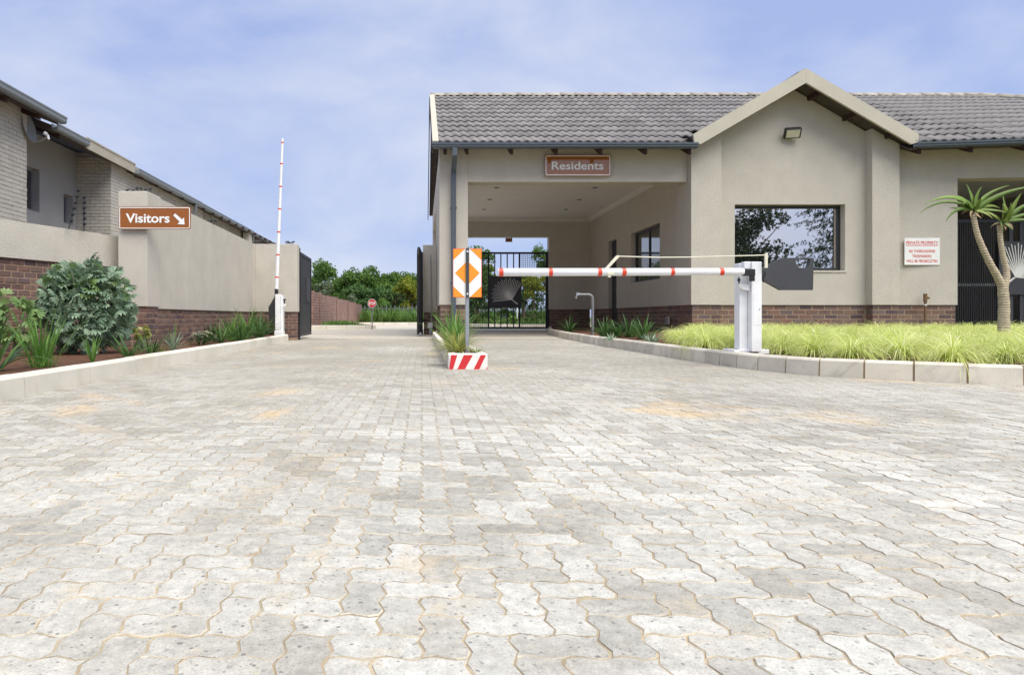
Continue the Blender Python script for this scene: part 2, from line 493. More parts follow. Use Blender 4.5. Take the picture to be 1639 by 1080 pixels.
M['white'] = paint('white', (0.82, 0.83, 0.84), 0.35, dirt=0.1)
M['red_tape'] = paint('red_tape', (0.72, 0.055, 0.02), 0.35)
M['cream_wire'] = paint('cream_wire', (0.72, 0.70, 0.55), 0.5)
M['black'] = paint('black', (0.014, 0.014, 0.016), 0.45)
M['charcoal'] = paint('charcoal', (0.038, 0.038, 0.043), 0.5, dirt=0.06)
M['charcoal_grey'] = paint('charcoal_grey', (0.048, 0.049, 0.057), 0.55)
M['galv'] = paint('galv', (0.42, 0.44, 0.46), 0.35, metal=0.85)
M['pipe_grey'] = paint('pipe_grey', (0.20, 0.205, 0.21), 0.5, metal=0.3)
M['copper'] = paint('copper', (0.22, 0.13, 0.07), 0.45, metal=0.4)
M['brown_sign'] = paint('brown_sign', (0.285, 0.088, 0.012), 0.5)
M['brown_gloss'] = paint('brown_gloss', (0.33, 0.11, 0.022), 0.06, spec=1.0)
M['white_print'] = paint('white_print', (0.86, 0.86, 0.84), 0.4)
M['orange'] = paint('orange', (0.85, 0.30, 0.02), 0.4)
M['red_print'] = paint('red_print', (0.62, 0.03, 0.035), 0.4)
M['red_kerb'] = paint('red_kerb', (0.58, 0.022, 0.028), 0.55, dirt=0.25)
M['white_kerb'] = paint('white_kerb', (0.78, 0.76, 0.72), 0.6, dirt=0.3)
M['silver_print'] = paint('silver_print', (0.84, 0.82, 0.77), 0.5)
M['glass'] = glass_mat('glass', 0.85, tint=(1.0, 0.95, 0.90))
M['glass_dim'] = glass_mat('glass_dim', 0.34)
M['frame'] = paint('frame', (0.028, 0.03, 0.033), 0.4)
M['aluminium'] = paint('aluminium', (0.35, 0.36, 0.37), 0.4, metal=0.5)
M['lamp_glass'] = paint('lamp_glass', (0.66, 0.64, 0.52), 0.15)
M['bark'] = rough_mat('bark', (0.16, 0.12, 0.09), 0.25, 6.0, 30.0, 0.8, 0.02)
M['stem'] = rough_mat('stem', (0.20, 0.22, 0.15), 0.2, 6.0, 40.0, 0.5, 0.01)
M['dish'] = paint('dish', (0.30, 0.31, 0.33), 0.45)

def aloe_bark():
    m, n, l, b = new_mat('aloe_bark')
    p = pos(n)
    w = N(n, 'ShaderNodeTexWave'); w.bands_direction = 'Z'
    w.inputs['Scale'].default_value = 9.0; w.inputs['Distortion'].default_value = 2.5; w.inputs['Detail'].default_value = 3.0
    l.new(p, w.inputs['Vector'])
    a = ramp(n, l, w.outputs['Color'], [(0.0, (0.30, 0.235, 0.16)), (0.5, (0.45, 0.375, 0.265)), (1.0, (0.54, 0.47, 0.345))])
    a = mixc(n, l, 0.4, a, ramp(n, l, noise(n, l, p, 30.0, 4), [(0.3, 0.25), (0.7, 0.75)]), 'OVERLAY')
    l.new(a, b.inputs['Base Color']); b.inputs['Roughness'].default_value = 0.75
    bump(n, l, w.outputs['Color'], b, 0.3, 0.006)
    return m
M['aloe_bark'] = aloe_bark()
M['aloe_leaf'] = leaf_mat('aloe_leaf', (0.12, 0.21, 0.04), (0.20, 0.31, 0.06), (0.33, 0.41, 0.10), 0.2, 0.45, by='object')
M['blue_leaf'] = leaf_mat('blue_leaf', (0.17, 0.265, 0.175), (0.26, 0.365, 0.25), (0.38, 0.475, 0.33), 0.25, 0.55, by='object')
M['blue_leaf_inner'] = leaf_mat('blue_leaf_inner', (0.17, 0.265, 0.175), (0.26, 0.365, 0.25), (0.38, 0.475, 0.33), 0.25, 0.55)
M['fresh_leaf'] = leaf_mat('fresh_leaf', (0.15, 0.26, 0.09), (0.22, 0.35, 0.12), (0.30, 0.42, 0.16), 0.3, 0.5, by='object')
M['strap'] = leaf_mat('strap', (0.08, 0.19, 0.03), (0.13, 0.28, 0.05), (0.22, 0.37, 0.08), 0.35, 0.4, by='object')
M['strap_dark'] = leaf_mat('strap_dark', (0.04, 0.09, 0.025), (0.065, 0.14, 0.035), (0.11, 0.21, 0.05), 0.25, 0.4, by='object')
M['strap_yellow'] = leaf_mat('strap_yellow', (0.28, 0.33, 0.06), (0.45, 0.46, 0.13), (0.55, 0.53, 0.25), 0.35, 0.45, by='object')
M['strap_pale'] = leaf_mat('strap_pale', (0.16, 0.24, 0.15), (0.26, 0.35, 0.24), (0.36, 0.43, 0.31), 0.3, 0.5, by='object')
M['grass'] = leaf_mat('grass', (0.42, 0.51, 0.10), (0.70, 0.77, 0.26), (0.86, 0.86, 0.48), 0.4, 0.5)
M['verge'] = leaf_mat('verge', (0.07, 0.15, 0.03), (0.13, 0.24, 0.045), (0.20, 0.31, 0.08), 0.3, 0.5)
M['tree_green'] = leaf_mat('tree_green', (0.055, 0.12, 0.025), (0.11, 0.21, 0.04), (0.19, 0.31, 0.06), 0.4, 0.5)
M['tree_dark'] = leaf_mat('tree_dark', (0.035, 0.085, 0.025), (0.07, 0.15, 0.035), (0.12, 0.22, 0.05), 0.25, 0.5)
M['tree_yellow'] = leaf_mat('tree_yellow', (0.14, 0.20, 0.02), (0.26, 0.31, 0.03), (0.42, 0.40, 0.05), 0.4, 0.5)
M['tree_olive'] = leaf_mat('tree_olive', (0.11, 0.15, 0.08), (0.17, 0.22, 0.12), (0.25, 0.30, 0.18), 0.25, 0.5)
M['conifer'] = leaf_mat('conifer', (0.015, 0.03, 0.012), (0.03, 0.05, 0.02), (0.045, 0.07, 0.03), 0.1, 0.6)
M['flower_white'] = paint('flower_white', (0.75, 0.74, 0.55), 0.6)
M['flower_pink'] = paint('flower_pink', (0.6, 0.2, 0.35), 0.6)
M['flower_purple'] = paint('flower_purple', (0.2, 0.11, 0.4), 0.6)

# ------------------------------------------------------------------ ground, driveway, pavers
def grid_sheet(x0, x1, y0, y1, z):
    return MB().add([(x0, y0, z), (x1, y0, z), (x1, y1, z), (x0, y1, z)], [(0, 1, 2, 3)])

solo('ground', grid_sheet(-1500, 1500, -1500, 1500, -0.03), M['ground'], kind='structure')
drive = solo('driveway', grid_sheet(-9, 16, -6, 15.5, -0.0021), M['sand'], kind='structure')
solo('road', grid_sheet(-14, 19.5, 15.5, 47, -0.003), M['far_paving'], kind='structure')
solo('street', grid_sheet(-60, 70, -16, -6, -0.006), M['far_paving'], kind='structure')

KL = [(-2.35, -1.0), (-2.48, 3.9), (-2.75, 14.25)]
KR = [(16.0, 3.9), (8.0, 4.16), (5.5, 4.46), (4.38, 4.80), (4.05, 4.98), (3.72, 5.24), (3.36, 5.58), (3.16, 6.1), (3.08, 6.7), (3.06, 7.6), (3.07, 9.0), (3.10, 11.5), (3.25, 14.8), (3.57, 18.5), (4.1, 21.6), (4.86, 25.2)]
def kl_x(y): return np.interp(y, [p[1] for p in KL], [p[0] for p in KL])
def kr_x(y): return np.interp(y, [p[1] for p in KR], [p[0] for p in KR])

U = 0.0695
def tri_wave(t):
    t = t % 1.0
    return 4 * t if t < 0.25 else (2 - 4 * t if t < 0.75 else 4 * t - 4)
def paver_outline(vert):
    """16 points round a zig-zag paver, in units of U, about its centre; every cell side carries one full zig-zag, so all blocks interlock"""
    w, h = (1, 2) if vert else (2, 1)
    def stops(n): return [0] + [k + f for k in range(n) for f in (0.25, 0.75)]
    A = 0.085
    out = [(x, A * tri_wave(x)) for x in stops(w)] + [(w + A * tri_wave(y), y) for y in stops(h)]
    out += [(w - x, h + A * tri_wave(w - x)) for x in stops(w)] + [(A * tri_wave(h - y), h - y) for y in stops(h)]
    c = (w / 2, h / 2)
    return [((x - c[0]), (y - c[1])) for x, y in out], c, (w, h)

def inset(o, wh, g):
    return [(x * (1 - g / wh[0]), y * (1 - g / wh[1])) for x, y in o]

tiles = []
for j in range(int(-1.6 / U), int(15.4 / U)):
    y = j * U
    if y > 0.6:
        xa, xb = max(-0.80 * y - 1.2, float(kl_x(y)) - 0.1), min(1.08 * y + 2.6, float(kr_x(y)) + 0.12 if y > 3.95 else 99)
    else:
        xa, xb = -1.6, 3.2
    for i in range(int(xa / U) - 1, int(xb / U) + 2):
        k = (i + j) % 4
        if k in (1, 3): continue
        v = k == 2
        cx, cy = (i + (0.5 if v else 1.0)) * U, (j + (1.0 if v else 0.5)) * U
        if cx < kl_x(cy) - 0.09 or (cy > 3.9 and cx > kr_x(cy) + 0.12): continue
        if 0.29 < cx < 0.60 and cy > 6.36: continue
        tiles.append((cx, cy, v, 0))
def in_frame(t):
    x, y = t[0], t[1]
    if y < 0.85: return False
    px, py = CX + x * F / y, CY + EH * F / y
    return -20 < px < 1659 and py < 1100
vis = sorted([t for t in tiles if in_frame(t)], key=lambda t: t[1] * t[1] + 0.3 * t[0] * t[0])
near, near_set = vis[:300], set(vis[:300])
GAP = 0.047
pm = {}
for v in (False, True):
    for q in range(6):
        o, c, wh = paver_outline(v)
        a, b_ = inset(o, wh, GAP + 0.032), inset(o, wh, GAP)
        mb = MB()
        n = len(o)
        js = [(random.gauss(0, 0.0007), random.gauss(0, 0.0007), -abs(random.gauss(0, 0.0004))) for _ in range(n)]
        chip = random.randrange(n)
        js[chip] = (-a[chip][0] * U * 0.03, -a[chip][1] * U * 0.04, -0.0008)
        vs = [(x * U + k[0], y * U + k[1], k[2]) for (x, y), k in zip(a, js)] + [(x * U, y * U, -0.0022) for x, y in b_] + [(x * U, y * U, -0.02) for x, y in b_]
        mb.add(vs, [tuple(range(n))] + [(n + i, n + (i + 1) % n, (i + 1) % n, i) for i in range(n)] + [(2 * n + i, 2 * n + (i + 1) % n, n + (i + 1) % n, n + i) for i in range(n)])
        mb.mi = [0] + [1] * n + [0] * n
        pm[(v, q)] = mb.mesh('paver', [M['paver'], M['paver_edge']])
for cx, cy, v, par in near:
    m = Matrix.Translation((cx, cy, random.uniform(-0.0007, 0.0009))) @ Matrix.Rotation(random.gauss(0, 0.007), 4, 'X') @ Matrix.Rotation(random.gauss(0, 0.007), 4, 'Y') @ Matrix.Rotation(random.gauss(0, 0.010) + (math.pi if random.random() < 0.5 else 0), 4, 'Z')
    piece('paver', pm[(v, random.randrange(6))], drive, m)
VV, FF, base = [], [], 0
rest = [t for t in tiles if t not in near_set]
for v in (False, True):
    for par in (0,):
        sel = np.array([(t[0], t[1]) for t in rest if t[2] == v and t[3] == par])
        o, c, wh = paver_outline(v)
        a, b_ = np.array(inset(o, wh, GAP + 0.03)) * U, np.array(inset(o, wh, GAP)) * U
        n, k = len(o), len(sel)
        loc = np.vstack([np.c_[a, np.zeros(n)], np.c_[b_, np.full(n, -0.012)], [[0, 0, 0]]])
        V = loc[None] + np.c_[sel, rng.uniform(-0.0007, 0.0009, k)][:, None, :]
        tl = rng.normal(0, 0.007, (k, 2))
        V[:, :, 2] += loc[None, :, 0] * tl[:, :1] + loc[None, :, 1] * tl[:, 1:]
        f = []
        for i in range(n):
            q = (i + 1) % n
            f += [(i, q, 2 * n), (n + i, n + q, q), (n + i, q, i)]
        f = np.array(f)
        FF.append((f[None] + (np.arange(k) * (2 * n + 1))[:, None, None]).reshape(-1, 3) + base)
        VV.append(V.reshape(-1, 3)); base += k * (2 * n + 1)
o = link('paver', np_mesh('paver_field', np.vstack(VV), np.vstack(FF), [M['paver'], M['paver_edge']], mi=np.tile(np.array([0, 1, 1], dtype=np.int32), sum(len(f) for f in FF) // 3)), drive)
o['kind'] = 'stuff'

# ------------------------------------------------------------------ kerbs and beds
def resample(path, step):
    P = [Vector((*p, 0)) for p in path]
    out, acc, i, pos_ = [P[0]], 0.0, 0, P[0]
    need = step
    while i < len(P) - 1:
        d = (P[i + 1] - pos_).length
        if d >= need:
            pos_ = pos_ + (P[i + 1] - pos_).normalized() * need
            out.append(pos_); need = step
        else:
            need -= d; i += 1; pos_ = P[i]
    return out

def kerb(name, path, step, h, w, joint, mat, side, jm=None, cham=0.018):
    """stones along path; their road face lies on the path, their body on the side (+1 left, -1 right)"""
    pts = resample(path, step)
    prof = [(0, -0.02), (0.008, h - cham), (0.008 + cham, h), (w, h), (w, -0.02)]
    def ring(p, nrm, sh=0.0):
        return [(p.x + nrm.x * (a + sh), p.y + nrm.y * (a + sh), z - (sh if z > 0 else 0)) for a, z in prof]
    nr = []
    for i, p in enumerate(pts):
        t = (pts[min(i + 1, len(pts) - 1)] - pts[max(i - 1, 0)]).normalized()
        nr.append(Vector((-t.y, t.x, 0)) * side)
    k = len(prof)
    mb = MB()
    vs = [q for p, nn in zip(pts, nr) for q in ring(p, nn, 0.007)]
    mb.add(vs, [(i * k + j, i * k + (j + 1) % k, (i + 1) * k + (j + 1) % k, (i + 1) * k + j) for i in range(len(pts) - 1) for j in range(k)])
    root = solo(name, mb, jm or M['kerb_joint'], origin=tuple(pts[0]), kind='structure')
    for i in range(len(pts) - 1):
        d = (pts[i + 1] - pts[i]).normalized()
        a, b_ = pts[i] + d * joint / 2, pts[i + 1] - d * joint / 2
        j = Vector((0, 0, random.uniform(-0.003, 0.003))) + nr[i] * random.uniform(-0.003, 0.003)
        vs = [tuple(Vector(q) + j) for q in ring(a, nr[i])] + [tuple(Vector(q) + j) for q in ring(b_, nr[i + 1])]
        m2 = MB().add(vs, [tuple(range(k)), tuple(range(2 * k - 1, k - 1, -1))] + [(q, k + q, k + (q + 1) % k, (q + 1) % k) for q in range(k)])
        part('kerb_stone', m2, mat, root)
    return root

kerb('kerb', KL, 0.86, 0.140, 0.11, 0.006, M['kerb_cream'], 1)
kerb('kerb', KR, 0.325, 0.148, 0.11, 0.014, M['kerb_grey'], -1)
KF = [(-4.6, 26.4), (-2.3, 26.9), (-1.9, 27.6), (-2.2, 29.5), (-5.0, 34.0)]
kerb('kerb', KF, 0.8, 0.16, 0.12, 0.012, M['kerb_cream'], 1)
kerb('kerb', [(-12, 41.0), (1.5, 41.8), (9.5, 41.0)], 0.8, 0.15, 0.12, 0.012, M['kerb_cream'], 1)
kerb('kerb', [(1.2, 34.5), (3.0, 30.8), (4.6, 29.6), (8.5, 29.3)], 0.6, 0.16, 0.12, 0.012, M['kerb_cream'], 1)
def bed(poly, z=0.118):
    solo('soil', MB().prism(poly, 'z', -0.02, z), M['soil'], kind='structure')
bed([(-2.45, -1), (-2.58, 3.9), (-2.85, 14.2), (-9, 14.2), (-9, -1)])
bed([(x + (0.09 if y > 5.6 else 0.05), y + (0.09 if y < 5.7 else 0)) for x, y in KR][::-1] + [(16.0, 15.3), (6.9, 15.95), (6.6, 25.2)][::1])
bed([(-4.5, 26.5), (-2.35, 27.0), (-2.02, 27.65), (-2.3, 29.45), (-5.0, 33.9), (-9, 40), (-9, 26.5)])
bed([(-12, 41.1), (1.5, 41.9), (9.5, 41.1), (9.5, 80), (-12, 80)], 0.11)
bed([(1.3, 34.6), (3.1, 30.9), (4.6, 29.72), (8.5, 29.4), (8.5, 40.5), (1.3, 40.5)])

# ------------------------------------------------------------------ brickwork
BRICK_MESH = {}
def brick_mesh(bl, bd, bh, mat, j):
    key = (round(bl, 3), round(bd, 3), round(bh, 3), mat.name)
    if key not in BRICK_MESH:
        mb = MB().box(-(bl - j) / 2, -bd, -(bh - j) / 2, (bl - j) / 2, 0, (bh - j) / 2, b=min(0.006, bh * 0.06))
        BRICK_MESH[key] = mb.mesh('brick', mat)
    return BRICK_MESH[key]

def lay_bricks(parent, a, b, z0, z1, bl, bh, mat, out=0.0, j=0.010, bd=0.05, stuff=False, skip=None, cols=None):
    """a brick face from ground point a to b; seen from its right hand side when walking a -> b"""
    a, b = Vector((*a, 0)), Vector((*b, 0))
    d = (b - a).normalized(); L = (b - a).length
    nrm = Vector((d.y, -d.x, 0))
    rows = max(1, round((z1 - z0) / bh)); bh = (z1 - z0) / rows
    R = Matrix((d, -nrm, Vector((0, 0, 1)))).transposed().to_4x4()     # local -y looks out
    me = brick_mesh(bl, bd, bh, mat, j)
    acc = MB()
    for r in range(rows):
        s = -bl / 2 if r % 2 else 0.0
        while s < L - 0.02:
            s0, s1 = max(s, 0), min(s + bl, L)
            s += bl
            if s1 - s0 < 0.03: continue
            c = a + d * ((s0 + s1) / 2) + Vector((0, 0, z0 + (r + 0.5) * bh)) + nrm * (out - bd + random.uniform(-0.003, 0.003))
            sc = max(0.1, (s1 - s0 - j) / (bl - j))
            if skip and skip(c): continue
            m = Matrix.Translation(c) @ R @ Matrix.Rotation(random.gauss(0, 0.008), 4, 'Y') @ Matrix.Diagonal((sc, 1, 1, 1))
            if stuff:
                acc.add([m @ v.co for v in me.vertices], [tuple(p.vertices) for p in me.polygons])
            else:
                piece('brick', me, parent, m)
    if stuff and acc.v: part('brick', acc, mat, parent, kind='stuff')

def wall_box(mb, a, b, thick, z0, z1, recess=0.0):
    """box on ground segment a -> b, face on its right hand side, body on the left"""
    a, b = Vector((*a, 0)), Vector((*b, 0))
    d = (b - a).normalized(); n = Vector((-d.y, d.x, 0))
    q = [a + n * recess, b + n * recess, b + n * thick, a + n * thick]
    mb.prism([(p.x, p.y) for p in q], 'z', z0, z1)
    return mb

# ------------------------------------------------------------------ gatehouse
YF = 16.0
GH = thing('gatehouse', 'beige plastered gatehouse with tiled roof, gabled guard room and covered driveway', 'gatehouse', (6.4, 20.0, 0))
PL = 0.787
w = MB(); w.box(0.423, 16.0, PL, 1.117, 16.45, 4.62, b=0.008); part('pillar', w, M['plaster'], GH)
w = MB(); w.box(0.425, 16.45, PL, 0.75, 19.4, 4.5); w.box(0.425, 19.4, 3.70, 0.75, 24.9, 4.5); w.box(0.425, 24.9, PL, 0.75, 25.8, 4.5); part('wall', w, M['plaster'], GH)  # unseen side opening, added to let fill light into the covered lane
w = MB(); w.box(1.117, 16.03, 3.76, 6.428, 16.42, 4.75, b=0.006); part('beam', w, M['plaster'], GH)
class MortarBeds:                                                   # mortar behind the plinth bricks, a part per plinth
    def box(s, *a): w = MB(); w.box(*a); part('mortar_bed', w, M['mortar'], GH)
    def wall(s, a, b, t, z0, z1, r): w = MB(); wall_box(w, a, b, t, z0, z1, recess=r); part('mortar_bed', w, M['mortar'], GH)
PLC = MortarBeds()
PLC.box(0.455, 16.035, 0, 1.085, 16.42, PL - 0.002); PLC.box(0.457, 16.42, 0, 0.72, 19.37, PL - 0.002); PLC.box(0.457, 24.93, 0, 0.72, 25.77, PL - 0.002)
lay_bricks(GH, (0.437, 16.02), (1.103, 16.02), 0.0, PL - 0.004, 0.31, 0.108, M['brick'], out=-0.010, j=0.017)
lay_bricks(GH, (0.44, 25.8), (0.44, 24.92), 0.0, PL - 0.004, 0.31, 0.108, M['brick'], out=-0.010, j=0.017, stuff=True)
lay_bricks(GH, (0.44, 19.38), (0.44, 16.03), 0.0, PL - 0.004, 0.31, 0.108, M['brick'], out=-0.010, j=0.017, stuff=True)
# guard room front
ZG = lambda x: 6.05 - 0.581 * abs(x - 8.93)
w = MB(); w.prism([(6.43, PL), (7.15, PL), (7.15, ZG(7.15)), (6.43, ZG(6.43))], 'y', 15.80, 16.3); part('pilaster', w, M['plaster'], GH)
w = MB(); w.prism([(10.75, PL), (11.40, PL), (11.40, ZG(11.40)), (10.75, ZG(10.75))], 'y', 15.80, 16.4); part('pilaster', w, M['plaster'], GH)
WX0, WX1, WZ0, WZ1 = 7.586, 10.262, 1.622, 3.225
w = MB()
w.prism([(7.15, PL), (WX0, PL), (WX0, ZG(WX0)), (7.15, ZG(7.15))], 'y', 16.05, 16.5)
w.prism([(WX1, PL), (10.75, PL), (10.75, ZG(10.75)), (WX1, ZG(WX1))], 'y', 16.05, 16.5)
w.prism([(WX0, PL), (WX1, PL), (WX1, WZ0), (WX0, WZ0)], 'y', 16.05, 16.5)
w.prism([(WX0, WZ1), (WX1, WZ1), (WX1, ZG(WX1)), (8.93, ZG(8.93)), (WX0, ZG(WX0))], 'y', 16.05, 16.5)
part('wall', w, M['plaster'], GH)
PLC.box(6.476, 15.835, 0, 7.12, 16.28, PL - 0.002); PLC.box(7.12, 16.085, 0, 10.78, 16.45, PL - 0.002); PLC.box(10.78, 15.835, 0, 11.37, 16.4, PL - 0.002)
lay_bricks(GH, (6.45, 15.82), (7.13, 15.82), 0.11, PL - 0.004, 0.31, 0.108, M['brick'], out=-0.010, j=0.017)
lay_bricks(GH, (7.15, 16.07), (10.75, 16.07), 0.11, PL - 0.004, 0.31, 0.108, M['brick'], out=-0.010, j=0.017)
lay_bricks(GH, (10.765, 16.05), (10.765, 15.84), 0.11, PL - 0.004, 0.31, 0.108, M['brick'], out=-0.003, j=0.017)
lay_bricks(GH, (10.77, 15.82), (11.38, 15.82), 0.11, PL - 0.004, 0.31, 0.108, M['brick'], out=-0.010, j=0.017)
# drive-through side wall of the guard room, with window and door
XI = 6.47
w = MB(); w.box(6.43, 16.3, PL, 6.75, 16.78, 4.6); part('pilaster', w, M['plaster'], GH)
w = MB()
IW = (18.0, 20.45, 1.54, 3.06); ID = (22.0, 22.95, 0.15, 3.09)
w.box(XI, 16.78, PL, 6.75, IW[0], 4.6); w.box(XI, IW[0], PL, 6.75, IW[1], IW[2]); w.box(XI, IW[0], IW[3], 6.75, IW[1], 4.6)
w.box(XI, IW[1], PL, 6.75, ID[0], 4.6); w.box(XI, ID[0], ID[3], 6.75, ID[1], 4.6); w.box(XI, ID[1], PL, 6.75, 25.4, 4.6)
part('wall', w, M['plaster'], GH)
PLC.box(6.476, 16.28, 0, 6.72, 16.76, PL - 0.002); PLC.box(6.505, 16.76, 0, 6.72, ID[0] - 0.03, PL - 0.002); PLC.box(6.505, ID[1] + 0.03, 0, 6.72, 25.4, PL - 0.002)
lay_bricks(GH, (6.45, 16.76), (6.45, 15.83), 0.11, PL - 0.004, 0.31, 0.108, M['brick'], out=-0.010, j=0.017)
lay_bricks(GH, (6.49, 22.0), (6.49, 16.78), 0.11, PL - 0.004, 0.31, 0.108, M['brick'], out=-0.010, j=0.017, stuff=True)
lay_bricks(GH, (6.49, 25.38), (6.49, 22.95), 0.11, PL - 0.004, 0.31, 0.108, M['brick'], out=-0.010, j=0.017, stuff=True)
# back wall of the drive-through
w = MB(); w.box(0.75, 25.4, 3.57, 4.89, 25.8, 4.6); w.box(4.89, 25.4, PL, 6.75, 25.8, 4.6); part('wall', w, M['plaster'], GH)
PLC.box(4.93, 25.44, 0, 6.46, 25.77, PL - 0.002)
lay_bricks(GH, (4.91, 25.42), (6.47, 25.42), 0.0, PL - 0.004, 0.31, 0.108, M['brick'], out=-0.010, j=0.017)
w = MB(); w.box(0.75, 16.42, 4.262, 6.47, 25.4, 4.30); part('ceiling', w, M['ceiling'], GH)
w = MB(); w.prism([(XI - 0.002, 4.14), (XI - 0.002, 4.261), (XI - 0.13, 4.261), (XI - 0.12, 4.235), (XI - 0.03, 4.15)], 'y', 16.43, 25.26); part('cornice', w, M['cornice'], GH)
w = MB(); w.prism([(25.398, 4.14), (25.398, 4.261), (25.27, 4.261), (25.28, 4.235), (25.37, 4.15)], 'x', 0.76, XI - 0.003); part('cornice', w, M['cornice'], GH)
# right wing
WD = (12.9, 15.945)
w = MB(); wall_box(w, (11.402, 16.05), WD, 0.4, PL, 4.62); part('wall', w, M['plaster'], GH)
w = MB(); wall_box(w, (WD[0] + 0.001, WD[1]), (19.0, 15.50), 0.4, 3.83, 4.62); part('beam', w, M['plaster'], GH)
w = MB(); w.box(18.3, 15.62, 0, 19.0, 16.0, 3.829); part('pillar', w, M['plaster'], GH)
PLC.wall((11.41, 16.05), (12.87, 15.947), 0.38, 0, PL - 0.002, 0.035)
lay_bricks(GH, (11.405, 16.07), (12.885, 15.967), 0.11, PL - 0.004, 0.31, 0.108, M['brick'], out=-0.010, j=0.017)
w = MB(); w.box(11.43, 16.46, 0, 11.7, 25.4, 4.5); w.box(18.6, 16.0, 0, 19.0, 25.4, 4.5); w.box(14.8, 25.4, 0, 19.0, 25.8, 4.5); w.box(11.43, 25.4, 0, 14.8, 25.8, 0.9); w.box(11.43, 25.4, 1.9, 14.8, 25.8, 4.5)
part('wall', w, M['plaster_grey'], GH)
w = MB(); w.box(11.7, 16.5, 4.262, 18.6, 25.4, 4.30); part('ceiling', w, M['ceiling'], GH)
# windows and door
w = MB()
fy, t = 16.24, 0.075
for x0, z0, x1, z1 in ((WX0, WZ0, WX1, WZ0 + t), (WX0, WZ1 - t, WX1, WZ1), (WX0, WZ0 + t, WX0 + t, WZ1 - t), (WX1 - t, WZ0 + t, WX1, WZ1 - t)):
    w.box(x0, fy, z0, x1, fy + 0.07, z1)
win = part('window', w, M['frame'], GH)
w = MB(); w.box(WX0 + t, fy + 0.03, WZ0 + t, WX1 - t, fy + 0.045, WZ1 - t); part('pane', w, M['glass'], win)
w = MB(); w.box(WX0 - 0.03, 16.03, WZ0 - 0.045, WX1 + 0.03, 16.245, WZ0 - 0.001); part('window_sill', w, M['plaster'], GH)
w = MB()
y0, y1, z0, z1 = IW; xf = 6.60
for a0, b0, a1, b1 in ((y0, z0, y1, z0 + t), (y0, z1 - t, y1, z1), (y0, z0 + t, y0 + t, z1 - t), (y1 - t, z0 + t, y1, z1 - t), ((y0 + y1) / 2 - 0.03, z0 + t, (y0 + y1) / 2 + 0.03, z1 - t)):
    w.box(xf, a0, b0, xf + 0.07, a1, b1)
win2 = part('window', w, M['frame'], GH)
for a0, a1 in ((y0 + t, (y0 + y1) / 2 - 0.03), ((y0 + y1) / 2 + 0.03, y1 - t)):
    w = MB(); w.box(xf + 0.03, a0, z0 + t, xf + 0.045, a1, z1 - t); part('pane', w, M['glass_dim'], win2)
w = MB()
y0, y1, z0, z1 = ID
w.box(6.60, y0, z0, 6.65, y1, z1)
for a0, b0, a1, b1 in ((y0 + 0.1, 0.3, y1 - 0.1, 1.3), (y0 + 0.1, 1.45, y1 - 0.1, 2.95)): w.box(6.59, a0, b0, 6.60, a1, b1)
door = part('door', w, M['black'], GH)
w = MB(); w.tube([(6.59, y0 + 0.16, 1.42), (6.54, y0 + 0.16, 1.42), (6.54, y0 + 0.3, 1.42)], 0.014); part('handle', w, M['galv'], door)
w = MB(); w.box(6.2, 21.9, 0, 6.6, 23.05, 0.149); part('step', w, M['kerb_grey'], GH)
for x in (2.18, 5.05):
    for y in (19.3, 21.25, 23.2):
        w = MB(); w.tube([(x, y, 4.262), (x, y, 4.252)], [0.085, 0.085], 14); dl = part('downlight', w, M['aluminium'], GH)
        w = MB(); w.tube([(x, y, 4.2515), (x, y, 4.2505)], [0.06, 0.06], 12); part('lens', w, M['charcoal'], dl)

# roof
ZE, YR, ZR, XR = 4.53, 20.75, 7.39, 17.4
def YE(x): return 15.45 if x < 11.3 else 15.45 - (x - 11.3) * 0.14
def slope(x, t, lift=0.0):
    y0 = YE(x)
    p = Vector((x, y0 + t * (YR - y0), ZE + t * (ZR - ZE)))
    n = Vector((0, -(ZR - ZE), YR - y0)).normalized()
    return p + n * lift
def hexa(mb, q, thick):
    """slab on a quad q (seen counter-clockwise from above), thick downwards"""
    q = [Vector(p) for p in q]
    n = (q[1] - q[0]).cross(q[2] - q[0]).normalized()
    vs = q + [p - n * thick for p in q]
    return mb.add(vs, [(0, 1, 2, 3), (7, 6, 5, 4), (0, 4, 5, 1), (1, 5, 6, 2), (2, 6, 7, 3), (3, 7, 4, 0)])
w = MB()
hexa(w, [slope(0.3, 0), slope(6.43, 0), slope(6.43, 1), slope(0.3, 1)], 0.09)
hexa(w, [slope(6.43, 0.21), slope(11.4, 0.21), slope(11.4, 1), slope(6.43, 1)], 0.09)
hexa(w, [slope(11.4, 0, -0.10), slope(22.7, 0, -0.10), slope(XR, 1, -0.10), slope(11.4, 1, -0.10)], 0.06)
hexa(w, [(22.7, 26.0, ZE), (0.3, 26.0, ZE), (0.3, YR, ZR), (XR, YR, ZR)], 0.09)
hexa(w, [(22.7, 13.85, ZE), (22.7, 26.0, ZE), (XR + 0.01, YR, ZR), (XR, YR, ZR)], 0.09)
roof = part('roof', w, M['soffit'], GH)
ORG[roof.name] = ORG[GH.name]
